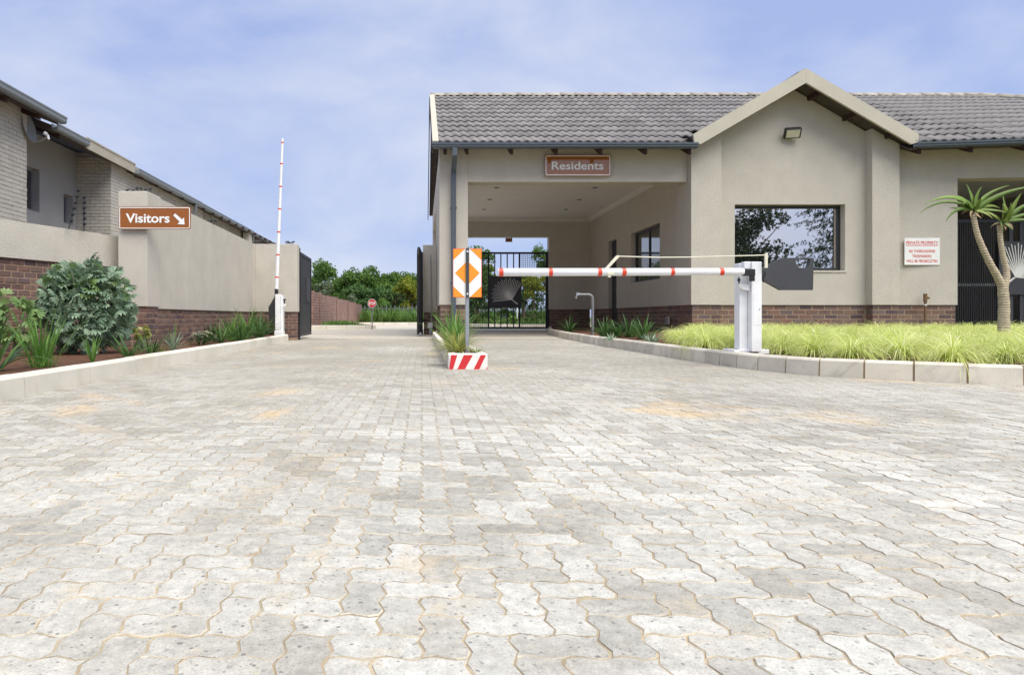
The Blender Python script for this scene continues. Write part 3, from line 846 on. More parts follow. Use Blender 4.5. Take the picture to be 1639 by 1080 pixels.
# double-roll tiles
TW, NR = 0.41, 11
TL = math.hypot(YR - 15.45, ZR - ZE) / NR
xs = np.linspace(-TW / 2, TW / 2, 15)
def roll(x): return 0.042 * (0.5 + 0.5 * math.cos(2 * math.pi * (x / (TW / 2)))) ** 0.8
tv, tf = [], []
n = len(xs)
for x in xs: tv.append((x, 0.0, 0.045 + roll(x)))
for x in xs: tv.append((x, TL + 0.06, 0.010 + roll(x)))
for x in xs: tv.append((x, 0.004, 0.010 + roll(x)))
tf += [(i, i + 1, n + i + 1, n + i) for i in range(n - 1)] + [(2 * n + i, 2 * n + i + 1, i + 1, i) for i in range(n - 1)]
tile_me = MB().add(tv, tf, True).mesh('roof_tile', M['tile'])
tile_me.polygons.foreach_set('use_smooth', [True] * (n - 1) + [False] * (n - 1))
ZGT = lambda x: 6.262 - 0.581 * abs(x - 8.93)                        # top of the gable roof
spots = []
for r in range(NR):
    k = 0
    x = 0.40 + TW / 2
    while x < 22.5:
        t0 = r / NR
        c = slope(x, t0 + 0.5 / NR)
        if (t0 + 0.4 / NR) < (22.7 - x) / 5.3 and not (c.z < ZGT(x) - 0.06 and 6.2 < x < 11.6 and c.y < 18.9):
            spots.append((x, t0))
        x += TW
seen = sorted([s for s in spots if s[0] < 15.6], key=lambda s: s[0])[:300]
seen_set = set(seen)
acc = MB()
for x, t0 in spots:
    p = slope(x, t0, 0.0)
    up = (slope(x, 1) - slope(x, 0)).normalized()
    xd = (slope(x + 0.1, t0) - slope(x - 0.1, t0)).normalized()
    nn = xd.cross(up).normalized()
    m = Matrix((xd, up, nn)).transposed().to_4x4()
    m.translation = p + Vector((random.gauss(0, 0.002), 0, random.gauss(0, 0.002)))
    m = m @ Matrix.Rotation(random.gauss(0, 0.004), 4, 'Z')
    if (x, t0) in seen_set: piece('roof_tile', tile_me, roof, m)
    else: acc.add([m @ v.co for v in tile_me.vertices], [tuple(q.vertices) for q in tile_me.polygons], True)
part('roof_tile', acc, M['tile'], roof, kind='stuff')
# ridge tiles
def ridge_piece(L, r=0.13):
    mb = MB(); vs = []
    for y, rr in ((0, r), (L + 0.03, r * 0.88)):
        for k in range(8):
            g = math.pi * (k / 7)
            vs.append((y, rr * math.cos(g) * 1.15, rr * math.sin(g) * 0.9 - 0.01))
    return mb.add(vs, [(i, i + 1, 8 + i + 1, 8 + i) for i in range(7)] + [tuple(range(7, -1, -1))] + [(8, 9, 10, 11, 12, 13, 14, 15)], True).mesh('ridge_tile', M['ridge'])
rp = ridge_piece(0.45)
x = 0.27
while x < XR - 0.1:
    piece('ridge_tile', rp, roof, Matrix.Translation((x, YR, ZR + 0.015 + random.gauss(0, 0.004))) @ Matrix.Rotation(random.gauss(0, 0.012), 4, 'Y') @ Matrix.Rotation(random.gauss(0, 0.01), 4, 'Z'))
    x += 0.45
hd = (Vector((22.7, 13.85, ZE)) - Vector((XR, YR, ZR)))
hl = hd.length; hd.normalize()
hy = Vector((0, 0, 1)).cross(hd).normalized(); hz = hd.cross(hy)
for k in range(int(hl / 0.45)):
    m = Matrix((hd, hy, hz)).transposed().to_4x4(); m.translation = Vector((XR, YR, ZR)) + hd * (k * 0.45 + 0.05) + hz * 0.02
    piece('ridge_tile', rp, roof, m @ Matrix.Rotation(random.gauss(0, 0.01), 4, 'Z'))
# verge at the left end and its barge board
w = MB()
a, b_, nrm = slope(0.26, -0.01), slope(0.26, 1.0), Vector((0, -(ZR - ZE), YR - 15.45)).normalized()
for x0, x1, l0, l1 in ((0.25, 0.395, 0.02, 0.085),):
    q = [slope(x0, -0.01), slope(x1, -0.01), slope(x1, 1.0), slope(x0, 1.0)]
    hexa(w, [p + nrm * l1 for p in q], l1 - l0)
part('verge', w, M['barge'], roof)
w = MB(); w.prism([(15.40, 4.30), (15.40, 4.52), (20.75, 7.39), (26.05, 4.53), (26.05, 4.30), (20.75, 7.13)], 'x', 0.235, 0.262); part('barge_board', w, M['timber'], GH)
# gable roof and barge boards
for s in (-1, 1):
    w = MB()
    xo, xm = 8.93 + s * 2.66, 8.93
    q = [(xo, 15.44, ZGT(xo) - 0.02), (xo, 19.0, ZGT(xo) - 0.02), (xm, 19.0, ZGT(xm) - 0.02), (xm, 15.44, ZGT(xm) - 0.02)]
    if s > 0: hexa(w, q, 0.14)
    else: hexa(w, q[::-1], 0.14)
    part('gable_roof', w, M['soffit'], GH)
    w = MB()
    poly = [(8.93, 6.265), (8.93, 5.93), (8.93 + s * 2.45, 4.505), (8.93 + s * 2.6, 4.55), (8.93 + s * 2.62, 4.74)]
    if s < 0: poly = poly[::-1]
    w.prism([(p[0] + (0.0015 * s if abs(p[0] - 8.93) < 0.01 else 0), p[1]) for p in poly], 'y', 15.38, 15.44)
    part('barge_board', w, M['barge'], GH)
    for k in range(3):                                              # purlin ends under the overhang
        xk = 8.93 + s * (0.45 + k * 0.85)
        w = MB(); w.box(xk - 0.04, 15.45, ZG(xk) - 0.06, xk + 0.04, 15.83 if k == 2 else 16.06, ZG(xk) + 0.10); part('rafter', w, M['timber'], GH)
w = MB(); w.prism([(8.93, 6.29), (8.80, 6.22), (8.80, 6.17), (8.93, 6.24), (9.06, 6.17), (9.06, 6.22)], 'y', 15.46, 19.0); part('ridge_cap', w, M['ridge'], GH)
# gutters
def sweep(mb, prof, p0, p1):
    p0, p1 = Vector((*p0, 0)), Vector((*p1, 0))
    d = (p1 - p0).normalized(); nn = Vector((d.y, -d.x, 0))
    k = len(prof)
    vs = [(p.x + nn.x * o, p.y + nn.y * o, z) for p in (p0, p1) for o, z in prof]
    return mb.add(vs, [tuple(range(k))[::-1], tuple(range(k, 2 * k))] + [(i, (i + 1) % k, k + (i + 1) % k, k + i) for i in range(k)])
GP = [(0, 4.41), (0.10, 4.41), (0.13, 4.44), (0.13, 4.475), (0.15, 4.49), (0.15, 4.53), (0.135, 4.53), (0.12, 4.46), (0.01, 4.44), (0, 4.53)]
w = MB(); sweep(w, GP, (0.235, 15.45), (6.40, 15.45)); gut = part('gutter', w, M['gutter'], GH)
w = MB(); sweep(w, GP, (11.45, YE(11.45)), (22.7, YE(22.7))); part('gutter', w, M['gutter'], GH)
for k in range(6):
    x = 1.06 + k * 1.045 if k < 5 else 6.27
    w = MB(); w.prism([(15.5, 4.29), (16.04, 4.56), (16.04, 4.72), (15.5, 4.42)], 'x', x - 0.035, x + 0.035); part('rafter', w, M['timber'], GH)
for x in (0.55, 11.62, 12.7, 13.8, 14.9, 16.0):
    y0 = YE(x)
    w = MB(); w.prism([(y0 + 0.05, 4.29), (y0 + 0.7, 4.6), (y0 + 0.7, 4.75), (y0 + 0.05, 4.42)], 'x', x - 0.04, x + 0.04); part('rafter', w, M['timber'], GH)
w = MB()
dx = 0.765
for p, q in (((15.36, 4.42), (15.36, 4.22)), ((15.36, 4.22), (15.90, 3.98)), ((15.90, 3.98), (15.90, 0.06))):
    (ya, za), (yb, zb) = p, q
    if ya == yb: w.box(dx - 0.058, ya - 0.045, zb, dx + 0.058, ya + 0.045, za, b=0.008)
    else: w.prism([(ya - 0.045, za), (ya + 0.045, za + 0.04), (yb + 0.045, zb + 0.02), (yb - 0.045, zb - 0.03)], 'x', dx - 0.0575, dx + 0.0575)
dp = part('downpipe', w, M['gutter'], GH)
for z in (3.1, 1.3):
    w = MB(); w.box(dx - 0.075, 15.850, z, dx + 0.075, 15.999, z + 0.035); part('bracket', w, M['gutter'], dp)

# ------------------------------------------------------------------ boundary walls, left
BL, BH = 0.150, 0.0725
LW = thing('boundary_wall', 'low plastered wall on brick base behind the grey green shrub', 'wall', (-4.2, 7.6, 0))
A0, A1 = (-4.755, 5.9), (-3.84, 8.42)
wd = (Vector((*A1, 0)) - Vector((*A0, 0))).normalized()
# its face looks to the road: walk from the far end to the near end keeps the road on the left, so swap ends
w = MB(); wall_box(w, A0, A1, 0.22, 1.125, 1.52); part('wall', w, M['plaster_left'], LW)
w = MB(); wall_box(w, A0, A1, 0.22, 0.0, 1.123, recess=0.035); part('mortar_bed', w, M['mortar_pink'], LW)
lay_bricks(LW, A0, A1, 0.13, 1.122, 0.152, 0.066, M['brick'], out=-0.030, bd=0.04, j=0.012)
w = MB(); wall_box(w, (A0[0] - 3 * wd.x, A0[1] - 3 * wd.y), A0, 0.22, 0, 1.52); part('wall', w, M['plaster_left'], LW)

GPR = thing('gate_pier', 'plastered pier on brick plinth carrying the brown Visitors sign', 'wall pier', (-3.58, 8.4, 0))
w = MB(); w.box(-3.76, 8.2, 0.626, -3.40, 8.63, 2.055, b=0.006); part('wall', w, M['plaster_left'], GPR)
w = MB(); w.box(-3.735, 8.225, 0, -3.425, 8.6, 0.624); part('mortar_bed', w, M['mortar_pink'], GPR)
lay_bricks(GPR, (-3.745, 8.215), (-3.415, 8.215), 0.13, 0.622, BL, BH, M['brick'], out=-0.005, bd=0.03, j=0.012)
lay_bricks(GPR, (-3.415, 8.215), (-3.415, 8.62), 0.13, 0.622, BL, BH, M['brick'], out=-0.005, bd=0.03, j=0.012)

TWL = thing('boundary_wall', 'tall plain plastered wall on brick base beside the visitors lane', 'wall', (-3.52, 11.4, 0))
B0, B1 = (-3.45, 8.63), (-3.585, 14.16)
w = MB(); wall_box(w, B0, B1, 0.22, 0.606, 2.058); part('wall', w, M['plaster_left'], TWL)
w = MB(); wall_box(w, B0, B1, 0.2, 0, 0.604, recess=0.03); part('mortar_bed', w, M['mortar_pink'], TWL)
lay_bricks(TWL, B0, B1, 0.13, 0.602, BL, BH, M['brick'], out=-0.025, bd=0.03, j=0.012)

EW = thing('boundary_wall', 'short plastered wall end facing the road beside the black gate', 'wall', (-3.1, 14.3, 0))
w = MB(); w.box(-3.64, 14.08, 0.606, -3.55, 14.159, 2.052); w.box(-3.80, 14.16, 0.606, -2.665, 14.42, 2.055, b=0.006); part('wall', w, M['plaster_left'], EW)
w = MB(); w.box(-3.78, 14.19, 0, -2.69, 14.4, 0.604); part('mortar_bed', w, M['mortar_pink'], EW)
lay_bricks(EW, (-3.6, 14.178), (-2.68, 14.178), 0.05, 0.602, BL, BH, M['brick'], out=-0.007, bd=0.03, j=0.012)
lay_bricks(EW, (-2.68, 14.178), (-2.68, 14.41), 0.05, 0.602, BL, BH, M['brick'], out=-0.007, bd=0.03, j=0.012)

RW = thing('boundary_wall', 'narrow plastered wall stub on brick base left of the gatehouse', 'wall', (0.2, 19.2, 0))
w = MB(); w.box(0.036, 19.0, 0.628, 0.42, 19.3, 2.56, b=0.006); part('wall', w, M['plaster'], RW)
w = MB(); w.box(0.066, 19.035, 0, 0.42, 19.27, 0.626); part('mortar_bed', w, M['mortar'], RW)
lay_bricks(RW, (0.05, 19.02), (0.42, 19.02), 0.0, 0.624, 0.185, 0.09, M['brick'], out=-0.010, bd=0.04, j=0.013)

FW = thing('boundary_wall', 'long red brown face brick wall beyond the visitors gate', 'wall', (-4.3, 36, 0))
P0, P1 = Vector((-4.46, 27, 0)), Vector((-4.07, 45, 0))
ends = [0, 0.09, 0.36, 0.60, 0.78, 1.0]
for i in range(5):
    a, b_ = P0.lerp(P1, ends[i] + 0.004), P0.lerp(P1, ends[i + 1] - 0.004)
    zt = 1.66 - 0.48 * ends[i] ** 0.9 * 0.9
    w = MB(); wall_box(w, (a.x, a.y), (b_.x, b_.y), 0.25, 0, 1.66 - 0.47 * (ends[i] + ends[i + 1]) / 2 * 0.5 - 0.12); part('wall_panel', w, M['far_brick'], FW)
    w = MB(); wall_box(w, (a.x - 0.06 + 0.09, a.y), (a.x + 0.03, a.y + 0.35), 0.3, 0, 1.70 - 0.47 * ends[i] * 0.5 - 0.12); part('wall_pillar', w, M['far_brick'], FW)

# ------------------------------------------------------------------ house on the left
HS = thing('house', 'long pale painted brick house with grey recess behind the boundary wall', 'house', (-8.5, 18, 0))
def xw(y): return -7.2 - 0.012 * (y - 15)
w = MB(); w.prism([(-7.15 - 0.03, 6), (-7.18, 12.02), (-13, 12.02), (-13, 6)], 'z', 0, 4.25); part('wall', w, M['white_mortar'], HS)
lay_bricks(HS, (-7.168, 9.4), (-7.168, 12.03), 1.5, 4.25, 0.21, 0.078, M['white_brick'], bd=0.03, j=0.007)
w = MB()
yw0, yw1 = 12.02, 15.36
WNS = [(13.30, 13.86, 2.68, 3.57), (14.80, 15.20, 2.60, 3.26)]
ys = [yw0] + [q for a in WNS for q in a[:2]] + [yw1]
for i in range(0, len(ys) - 1, 2): w.box(-8.3, ys[i], 0, -8.0, ys[i + 1], 4.3)
for a, b_, z0, z1 in WNS: w.box(-8.3, a, 0, -8.0, b_, z0); w.box(-8.3, a, z1, -8.0, b_, 4.3)
part('wall', w, M['house_grey'], HS)
for a, b_, z0, z1 in WNS:
    w = MB(); t = 0.05; xf = -8.17
    for q in ((a, z0, b_, z0 + t), (a, z1 - t, b_, z1), (a, z0 + t, a + t, z1 - t), (b_ - t, z0 + t, b_, z1 - t)): w.box(xf, q[0], q[1], xf + 0.05, q[2], q[3])
    wn_ = part('window', w, M['aluminium'], HS)
    w = MB(); w.box(xf + 0.015, a + t, z0 + t, xf + 0.03, b_ - t, z1 - t); part('pane', w, M['glass_dim'], wn_)
w = MB(); w.prism([(-8.0, 15.39), (-7.23, 15.39), (-7.29, 22.0), (-7.9, 22.0), (-7.95, 33), (-13, 33), (-13, 15.39)], 'z', 0, 4.3); part('wall', w, M['white_mortar'], HS)
lay_bricks(HS, (-8.0, 15.36), (-7.2, 15.36), 1.5, 4.2, 0.21, 0.078, M['white_brick'], bd=0.03, j=0.007)
lay_bricks(HS, (-7.2, 15.36), (-7.27, 22.0), 1.5, 4.2, 0.21, 0.078, M['white_brick'], bd=0.03, j=0.007, stuff=True)
w = MB(); w.prism([(-7.93, 22.02), (-7.4, 22.02), (-7.42, 25.5), (-7.93, 25.5)], 'z', 0, 4.3); part('wall', w, M['house_brick_far'], HS)
w = MB(); w.prism([(-7.93, 25.52), (-7.52, 25.52), (-7.55, 33), (-7.93, 33)], 'z', 0, 4.3); part('wall', w, M['house_brick_far'], HS)
w = MB(); w.prism([(-7.45, 27.6), (-7.2, 27.6), (-7.2, 28.1), (-7.45, 28.1)], 'z', 0, 4.0); part('pillar', w, M['plaster_left'], HS)
# roof: eave and gutters step along the house
def hroof(x0, y0, x1, y1, ze, name='roof'):
    w = MB(); hexa(w, [(x0, y0, ze), (x1, y1, ze), (x1 - 6, y1, ze + 2.4), (x0 - 6, y0, ze + 2.4)], 0.12); part(name, w, M['soffit'], HS)
EAV = [(-6.80, 8.0, -6.81, 12.5, 4.13, 'g'), (-6.99, 12.5, -7.0, 13.75, 4.03, 'g'), (-6.99, 13.75, -7.02, 16.15, 4.03, 'f'), (-7.0, 16.15, -7.22, 28.0, 3.99, 'g'), (-7.2, 28.0, -7.28, 33.2, 3.96, 'g')]
GP2 = [(0, 0), (0.09, 0), (0.115, 0.03), (0.115, 0.09), (0.125, 0.10), (0.125, 0.125), (0.1, 0.125), (0.1, 0.05), (0.01, 0.03), (0, 0.125)]
FP = [(0, -0.03), (0.035, -0.03), (0.035, 0.16), (0.05, 0.17), (0.05, 0.2), (0, 0.2)]
for x0, y0, x1, y1, z, k in EAV:
    hroof(x0 - 0.02, y0, x1 - 0.02, y1, z + 0.10)
    w = MB(); sweep(w, [(o, z + h) for o, h in (GP2 if k == 'g' else FP)], (x0, y0), (x1, y1))
    part('gutter' if k == 'g' else 'fascia_board', w, M['gutter_left'] if k == 'g' else M['coping'], HS)
y = 9.0
while y < 32:
    if not 13.6 < y < 16.2:
        w = MB(); x = -7.0 if y > 12.5 else -6.85
        z = 3.90 if y > 12.5 else 4.0
        w.prism([(x, z + 0.03), (x - 0.9, z + 0.37), (x - 0.9, z + 0.47), (x, z + 0.13)], 'y', y, y + 0.06); part('rafter', w, M['timber'], HS)
    y += 0.95
for y, z0 in ((20.6, 3.98), (28.15, 3.95)):
    xg = -7.0 - (y - 16) * 0.018
    w = MB(); w.tube([(xg + 0.06, y, z0), (xg + 0.06, y, z0 - 0.22), (xg - 0.20, y + 0.0, z0 - 0.42), (xg - 0.20, y, 0.5)], 0.045, 8); part('downpipe', w, M['gutter_left'], HS)

# satellite dish on the house corner
c = Vector((-7.16, 12.10, 3.97))
DS = thing('satellite_dish', 'grey satellite dish on the painted brick house corner', 'satellite dish', tuple(c))
ax = Vector((0.95, 0.14, 0.20)).normalized()
e1 = ax.cross(Vector((0, 0, 1))).normalized(); e2 = e1.cross(ax)
w = MB(); vs, R = [], 0.27
rings = 5
for side in (0, 1):
    for i in range(rings + 1):
        r = R * i / rings
        for k in range(20):
            g = 2 * math.pi * k / 20
            vs.append(c + ax * (0.10 * (r / R) ** 2 - 0.10 - 0.012 * side) + (e1 * math.cos(g) + e2 * math.sin(g) * 1.08) * r)
o_ = (rings + 1) * 20
fs = []
for i in range(rings):
    for k in range(20):
        q = (i * 20 + k, i * 20 + (k + 1) % 20, (i + 1) * 20 + (k + 1) % 20, (i + 1) * 20 + k)
        fs += [q, tuple(reversed([j + o_ for j in q]))]
fs += [(rings * 20 + k, rings * 20 + (k + 1) % 20, o_ + rings * 20 + (k + 1) % 20, o_ + rings * 20 + k) for k in range(20)]
w.add(vs, fs, True); part('reflector', w, M['dish'], DS)
w = MB(); foot = c - e2 * 0.27
tip = c + ax * 0.27 - e2 * 0.22
w.tube([foot, foot + ax * 0.12 - e2 * 0.02, tip], 0.012, 6); part('arm', w, M['galv'], DS)
w = MB(); w.tube([tip - ax * 0.01 + e2 * 0.03, tip + e2 * 0.07 - ax * 0.05], [0.03, 0.035], 10); w.tube([tip + e2 * 0.02, tip - e2 * 0.06], 0.022, 8); part('receiver', w, M['white'], DS)
w = MB(); w.tube([c - ax * 0.11, Vector((-7.30, 12.03, 3.92))], 0.02, 6); part('bracket', w, M['galv'], DS)

# electric fence brackets
def fence_bracket(base, top, label, n=5, loops=True):
    base, top = Vector(base), Vector(top)
    t = thing('fence_bracket', label, 'fence bracket', tuple(base), 'electric fence brackets on the wall tops')
    w = MB(); w.tube([base, base.lerp(top, 0.55) + Vector((0, 0, 0.006)), top], 0.0085, 6); part('rod', w, M['black'], t)
    for i in range(n):
        p = base.lerp(top, 0.2 + 0.78 * i / max(1, n - 1))
        w = MB(); d = Vector((0.03, -0.016, 0.004))
        w.tube([p - d * 0.3, p + d * 0.5], [0.014, 0.017], 8); w.tube([p + d * 0.5, p + d], [0.010, 0.012], 8); part('insulator', w, M['black'], t)
    return t
fence_bracket((-4.06, 7.62, 1.51), (-4.02, 7.75, 1.98), 'leaning black fence rod with insulators on the low wall, left of two', 6)
fence_bracket((-3.99, 7.82, 1.51), (-4.03, 7.9, 1.93), 'leaning black fence rod with insulators on the low wall, beside the pale brick corner', 6)
def fence_cluster(x, y, z, wdt, label):
    t = thing('fence_bracket', label, 'fence bracket', (x, y, z), 'electric fence brackets on the wall tops')
    n = 6
    for i in range(n):
        px = x - wdt / 2 + wdt * i / (n - 1)
        w = MB(); a = Vector((px, y, z - 0.01)); b_ = Vector((px + random.uniform(-0.03, 0.03), y + random.uniform(0, 0.08), z + random.uniform(0.045, 0.085)))
        w.tube([a, a.lerp(b_, 0.5) + Vector((0.01, 0, 0)), b_], 0.006, 5)
        w.tube([b_ - Vector((0.017, 0.006, 0)), b_ + Vector((0.017, 0.006, 0))], [0.013, 0.016], 7); part('insulator', w, M['black'], t)
    w = MB(); pts = [(x - wdt / 2 + wdt * i / 10, y + 0.03, z + 0.04 + 0.022 * math.sin(i * 2.1)) for i in range(11)]
    w.tube(pts, 0.0045, 5); part('wire', w, M['black'], t)
fence_cluster(-3.58, 8.35, 2.055, 0.32, 'black curled wires and insulators on top of the Visitors sign pier')
fence_cluster(-3.55, 11.1, 2.058, 0.20, 'small black insulators halfway along the tall plain wall')
fence_cluster(-3.53, 14.2, 2.055, 0.16, 'small black insulators where the tall wall meets the wall end')
fence_cluster(-2.86, 14.28, 2.055, 0.14, 'black insulators on the wall end beside the black gate')

# ------------------------------------------------------------------ signs
def text_mesh(body, name, mat, cx, y, cz, width, height, bold=0.03, facing=None, ext=0.002):
    cu = bpy.data.curves.new('lettering', 'FONT')
    cu.body = body; cu.size = 1.0; cu.offset = bold; cu.extrude = 0.01; cu.align_x = 'LEFT'
    ob = bpy.data.objects.new('lettering_source', cu)
    COL.objects.link(ob)
    dg = bpy.context.evaluated_depsgraph_get(); dg.update()
    me = bpy.data.meshes.new_from_object(ob.evaluated_get(dg))
    bpy.data.objects.remove(ob); bpy.data.curves.remove(cu)
    co = np.empty(len(me.vertices) * 3, dtype=np.float32); me.vertices.foreach_get('co', co); co = co.reshape(-1, 3)
    lo, hi = co.min(0), co.max(0)
    u = (co[:, 0] - lo[0]) / (hi[0] - lo[0]) - 0.5
    v = (co[:, 1] - lo[1]) / (hi[1] - lo[1]) - 0.5
    d = (co[:, 2] - lo[2]) / max(1e-6, hi[2] - lo[2])
    out = np.c_[cx + u * width, y - d * ext, cz + v * height]
    me.vertices.foreach_set('co', np.ascontiguousarray(out, dtype=np.float32).ravel())
    me.materials.clear(); me.materials.append(mat); me.update(); me.name = name
    return me

def add_text(parent, body, mat, cx, y, cz, width, height, bold=0.03, name='lettering'):
    me = text_mesh(body, name, mat, cx, y, cz, width, height, bold)
    o = ORG[parent.name]
    me.transform(Matrix.Translation((-o[0], -o[1], -o[2])))
    return link(name, me, parent)

def round_rect(x0, z0, x1, z1, r, n=5):
    pts = []
    for cx, cz, a in ((x1 - r, z1 - r, 0), (x0 + r, z1 - r, 90), (x0 + r, z0 + r, 180), (x1 - r, z0 + r, 270)):
        for k in range(n + 1):
            g = math.radians(a + 90 * k / n); pts.append((cx + r * math.cos(g), cz + r * math.sin(g)))
    return pts
def border(mb, x0, z0, x1, z1, r, wdt, y0, y1):
    a, b_ = round_rect(x0, z0, x1, z1, r), round_rect(x0 + wdt, z0 + wdt, x1 - wdt, z1 - wdt, max(0.003, r - wdt))
    n = len(a)
    vs = [(p[0], y0, p[1]) for p in a] + [(p[0], y0, p[1]) for p in b_] + [(p[0], y1, p[1]) for p in a] + [(p[0], y1, p[1]) for p in b_]
    fs = []
    for i in range(n):
        j = (i + 1) % n
        fs += [(i, n + i, n + j, j), (i, j, 2 * n + j, 2 * n + i), (n + j, n + i, 3 * n + i, 3 * n + j)]
    return mb.add(vs, fs)

def sign_board(name, label, x0, z0, x1, z1, y, mat, bw, r):
    t = thing(name, label, 'sign', ((x0 + x1) / 2, y, z0))
    w = MB(); w.prism(round_rect(x0, z0, x1, z1, r), 'y', y, y + 0.012); part('panel', w, mat, t)
    w = MB(); border(w, x0 + bw * 0.9, z0 + bw * 0.9, x1 - bw * 0.9, z1 - bw * 0.9, r * 0.8, bw, y - 0.003, y); part('border', w, M['white_print'], t)
    return t
a, b_ = W(190, 367, 8.14), W(305, 331, 8.14)
VS = sign_board('direction_sign', 'brown Visitors sign with white arrow mounted on the plastered pier', a.x, a.z, b_.x, b_.z, 8.14, M['brown_sign'], 0.009, 0.022)
p = W(236.5, 349.3, 8.14)
add_text(VS, 'Visitors', M['white_print'], p.x, 8.1385, p.z, 70 * 8.14 / F, 15.0 * 8.14 / F, 0.022)
w = MB()
def arrow(pts): return [((W(px, py, 8.14).x), W(px, py, 8.14).z) for px, py in pts]
w.prism(arrow([(277.5, 345), (280.5, 341.8), (291.5, 351.5), (294.5, 348.2), (295.5, 359.5), (284, 358.8), (287.8, 355.2)])[::-1], 'y', 8.1365, 8.1395); part('arrow', w, M['white_print'], VS)
for xx in (-3.66, -3.48):
    w = MB(); w.box(xx - 0.015, 8.152, a.z + 0.03, xx + 0.015, 8.205, b_.z - 0.03); part('bracket', w, M['galv'], VS)
a, b_ = W(872, 282, 15.94), W(978, 248, 15.94)
RS = sign_board('direction_sign', 'glossy brown Residents sign on the beam over the covered lane', a.x, a.z, b_.x, b_.z, 15.94, M['brown_gloss'], 0.02, 0.05)
p = W(924.5, 265.5, 15.94)
add_text(RS, 'Residents', M['white_print'], p.x, 15.9365, p.z, 83 * 15.94 / F, 13.0 * 15.94 / F, 0.018)
for xx in (a.x + 0.2, b_.x - 0.2):
    w = MB(); w.box(xx - 0.03, 15.953, a.z + 0.1, xx + 0.03, 16.035, b_.z - 0.1); part('bracket', w, M['galv'], RS)
# PRIVATE PROPERTY board
a, b_ = W(1448, 424, 15.955), W(1504.5, 381, 15.955)
PS = thing('notice_board', 'white private property notice with red lettering on the plastered wall', 'sign', ((a.x + b_.x) / 2, 15.95, a.z))
w = MB(); w.box(a.x, 15.958, a.z, b_.x, 15.968, b_.z, b=0.003); w.box(a.x + 0.1, 15.968, a.z + 0.1, b_.x - 0.1, 16.03, b_.z - 0.1); part('panel', w, M['white_print'], PS)
for body, px, py, wpx, hpx in (('PRIVATE PROPERTY', 1476, 388.6, 51, 5.2), ('NO THOROUGHFARE', 1476, 402, 42, 4.6), ('TRESPASSERS', 1475.5, 410, 31, 4.6), ('WILL BE PROSECUTED', 1476, 417.8, 50, 4.6)):
    p = W(px, py, 15.955); add_text(PS, body, M['red_print'], p.x, 15.9575, p.z, wpx * 15.955 / F, hpx * 15.955 / F, 0.012)
w = MB(); p, q = W(1450.5, 393.4, 15.955), W(1501.5, 392.2, 15.955); w.box(p.x, 15.977, p.z, q.x, 15.95755, q.z); part('rule', w, M['red_print'], PS)
# stop sign
c = W(595.5, 485.5, 26.5)
SS = thing('stop_sign', 'red octagonal stop sign on thin grey pole beyond the visitors gate', 'sign', (c.x, 26.5, 0))
R = 6.9 * 26.5 / F
def octo(r): return [(c.x + r * math.cos(math.radians(22.5 + 45 * k)), c.z + r * math.sin(math.radians(22.5 + 45 * k))) for k in range(8)]
w = MB(); w.prism(octo(R * 1.06), 'y', 26.5, 26.512); part('panel', w, M['white_print'], SS)
w = MB(); w.prism(octo(R * 0.96), 'y', 26.496, 26.4995); part('face', w, M['red_print'], SS)
add_text(SS, 'STOP', M['white_print'], c.x, 26.4955, c.z, R * 1.55, R * 0.72, 0.04)
w = MB(); w.tube([(c.x, 26.53, 0), (c.x, 26.53, c.z + R)], 0.022, 8); part('pole', w, M['pipe_grey'], SS)
# small brown board under the lintel
c = W(814.5, 384, 25.6)
HB = thing('hanging_sign', 'small brown board hanging under the lintel above the black gate', 'sign', (c.x, 25.6, c.z))
w = MB(); w.box(c.x - 0.13, 25.59, c.z - 0.08, c.x + 0.13, 25.61, c.z + 0.07, b=0.004); part('panel', w, M['brown_sign'], HB)
for s in (-1, 1):
    w = MB(); w.tube([(c.x + s * 0.1, 25.6, c.z + 0.06), (c.x + s * 0.1, 25.6, 3.575)], 0.008, 6); part('hook', w, M['black'], HB)

# ------------------------------------------------------------------ island with hazard marker
IS = thing('planter_island', 'narrow kerbed planter island with red and white striped nose', 'planter', (0.44, 10, 0))
x0, x1, y0, y1, h = 0.255, 0.628, 6.31, 15.55, 0.150
w = MB(); w.box(x0, y0, -0.01, x1, y0 + 0.10, h, b=0.012); nose = part('nose_kerb', w, M['white_kerb'], IS)
for px0, px1 in ((719.2, 727.5), (737.5, 754.5), (764.8, 776.0)):
    w = MB(); q = []
    sl = 8.5
    zt, zb = h - 0.012, 0.0
    ft = lambda px: (px - CX) * y0 / F
    lo_a, lo_b, hi_a, hi_b = px0 - 2, px0 + (px1 - px0) * 0.62 - 2, px0 + 3.5, px1 + 3.5
    if px0 < 720: lo_a, lo_b, hi_a, hi_b = 718.6, 725, 722.0, 732
    if px0 > 760: lo_a, lo_b, hi_a, hi_b = 758, 767, 769.5, 778
    if 730 < px0 < 740: lo_a, lo_b, hi_a, hi_b = 732, 744, 742.5, 757
    w.prism([(ft(lo_a), zb), (ft(lo_b), zb), (ft(hi_b), zt), (ft(hi_a), zt)], 'y', y0 - 0.0025, y0 + 0.003); part('stripe', w, M['red_kerb'], nose)
w = MB(); w.prism([(x1 - 0.016, 0.0), (x1 - 0.004, 0.0), (x1 - 0.004, 0.03)], 'y', y0 - 0.0025, y0 + 0.003); part('stripe', w, M['red_kerb'], nose)
y = y0 + 0.10
while y < y1 - 0.1:
    L = min(0.55, y1 - y)
    for a, b_ in ((x0, x0 + 0.085), (x1 - 0.085, x1)):
        w = MB(); w.box(a + random.uniform(0, 0.004), y + 0.006, -0.01, b_, y + L - 0.006, h - 0.004 + random.uniform(-0.002, 0.002), b=0.01); part('kerb_stone', w, M['kerb_cream'], IS)
    y += L
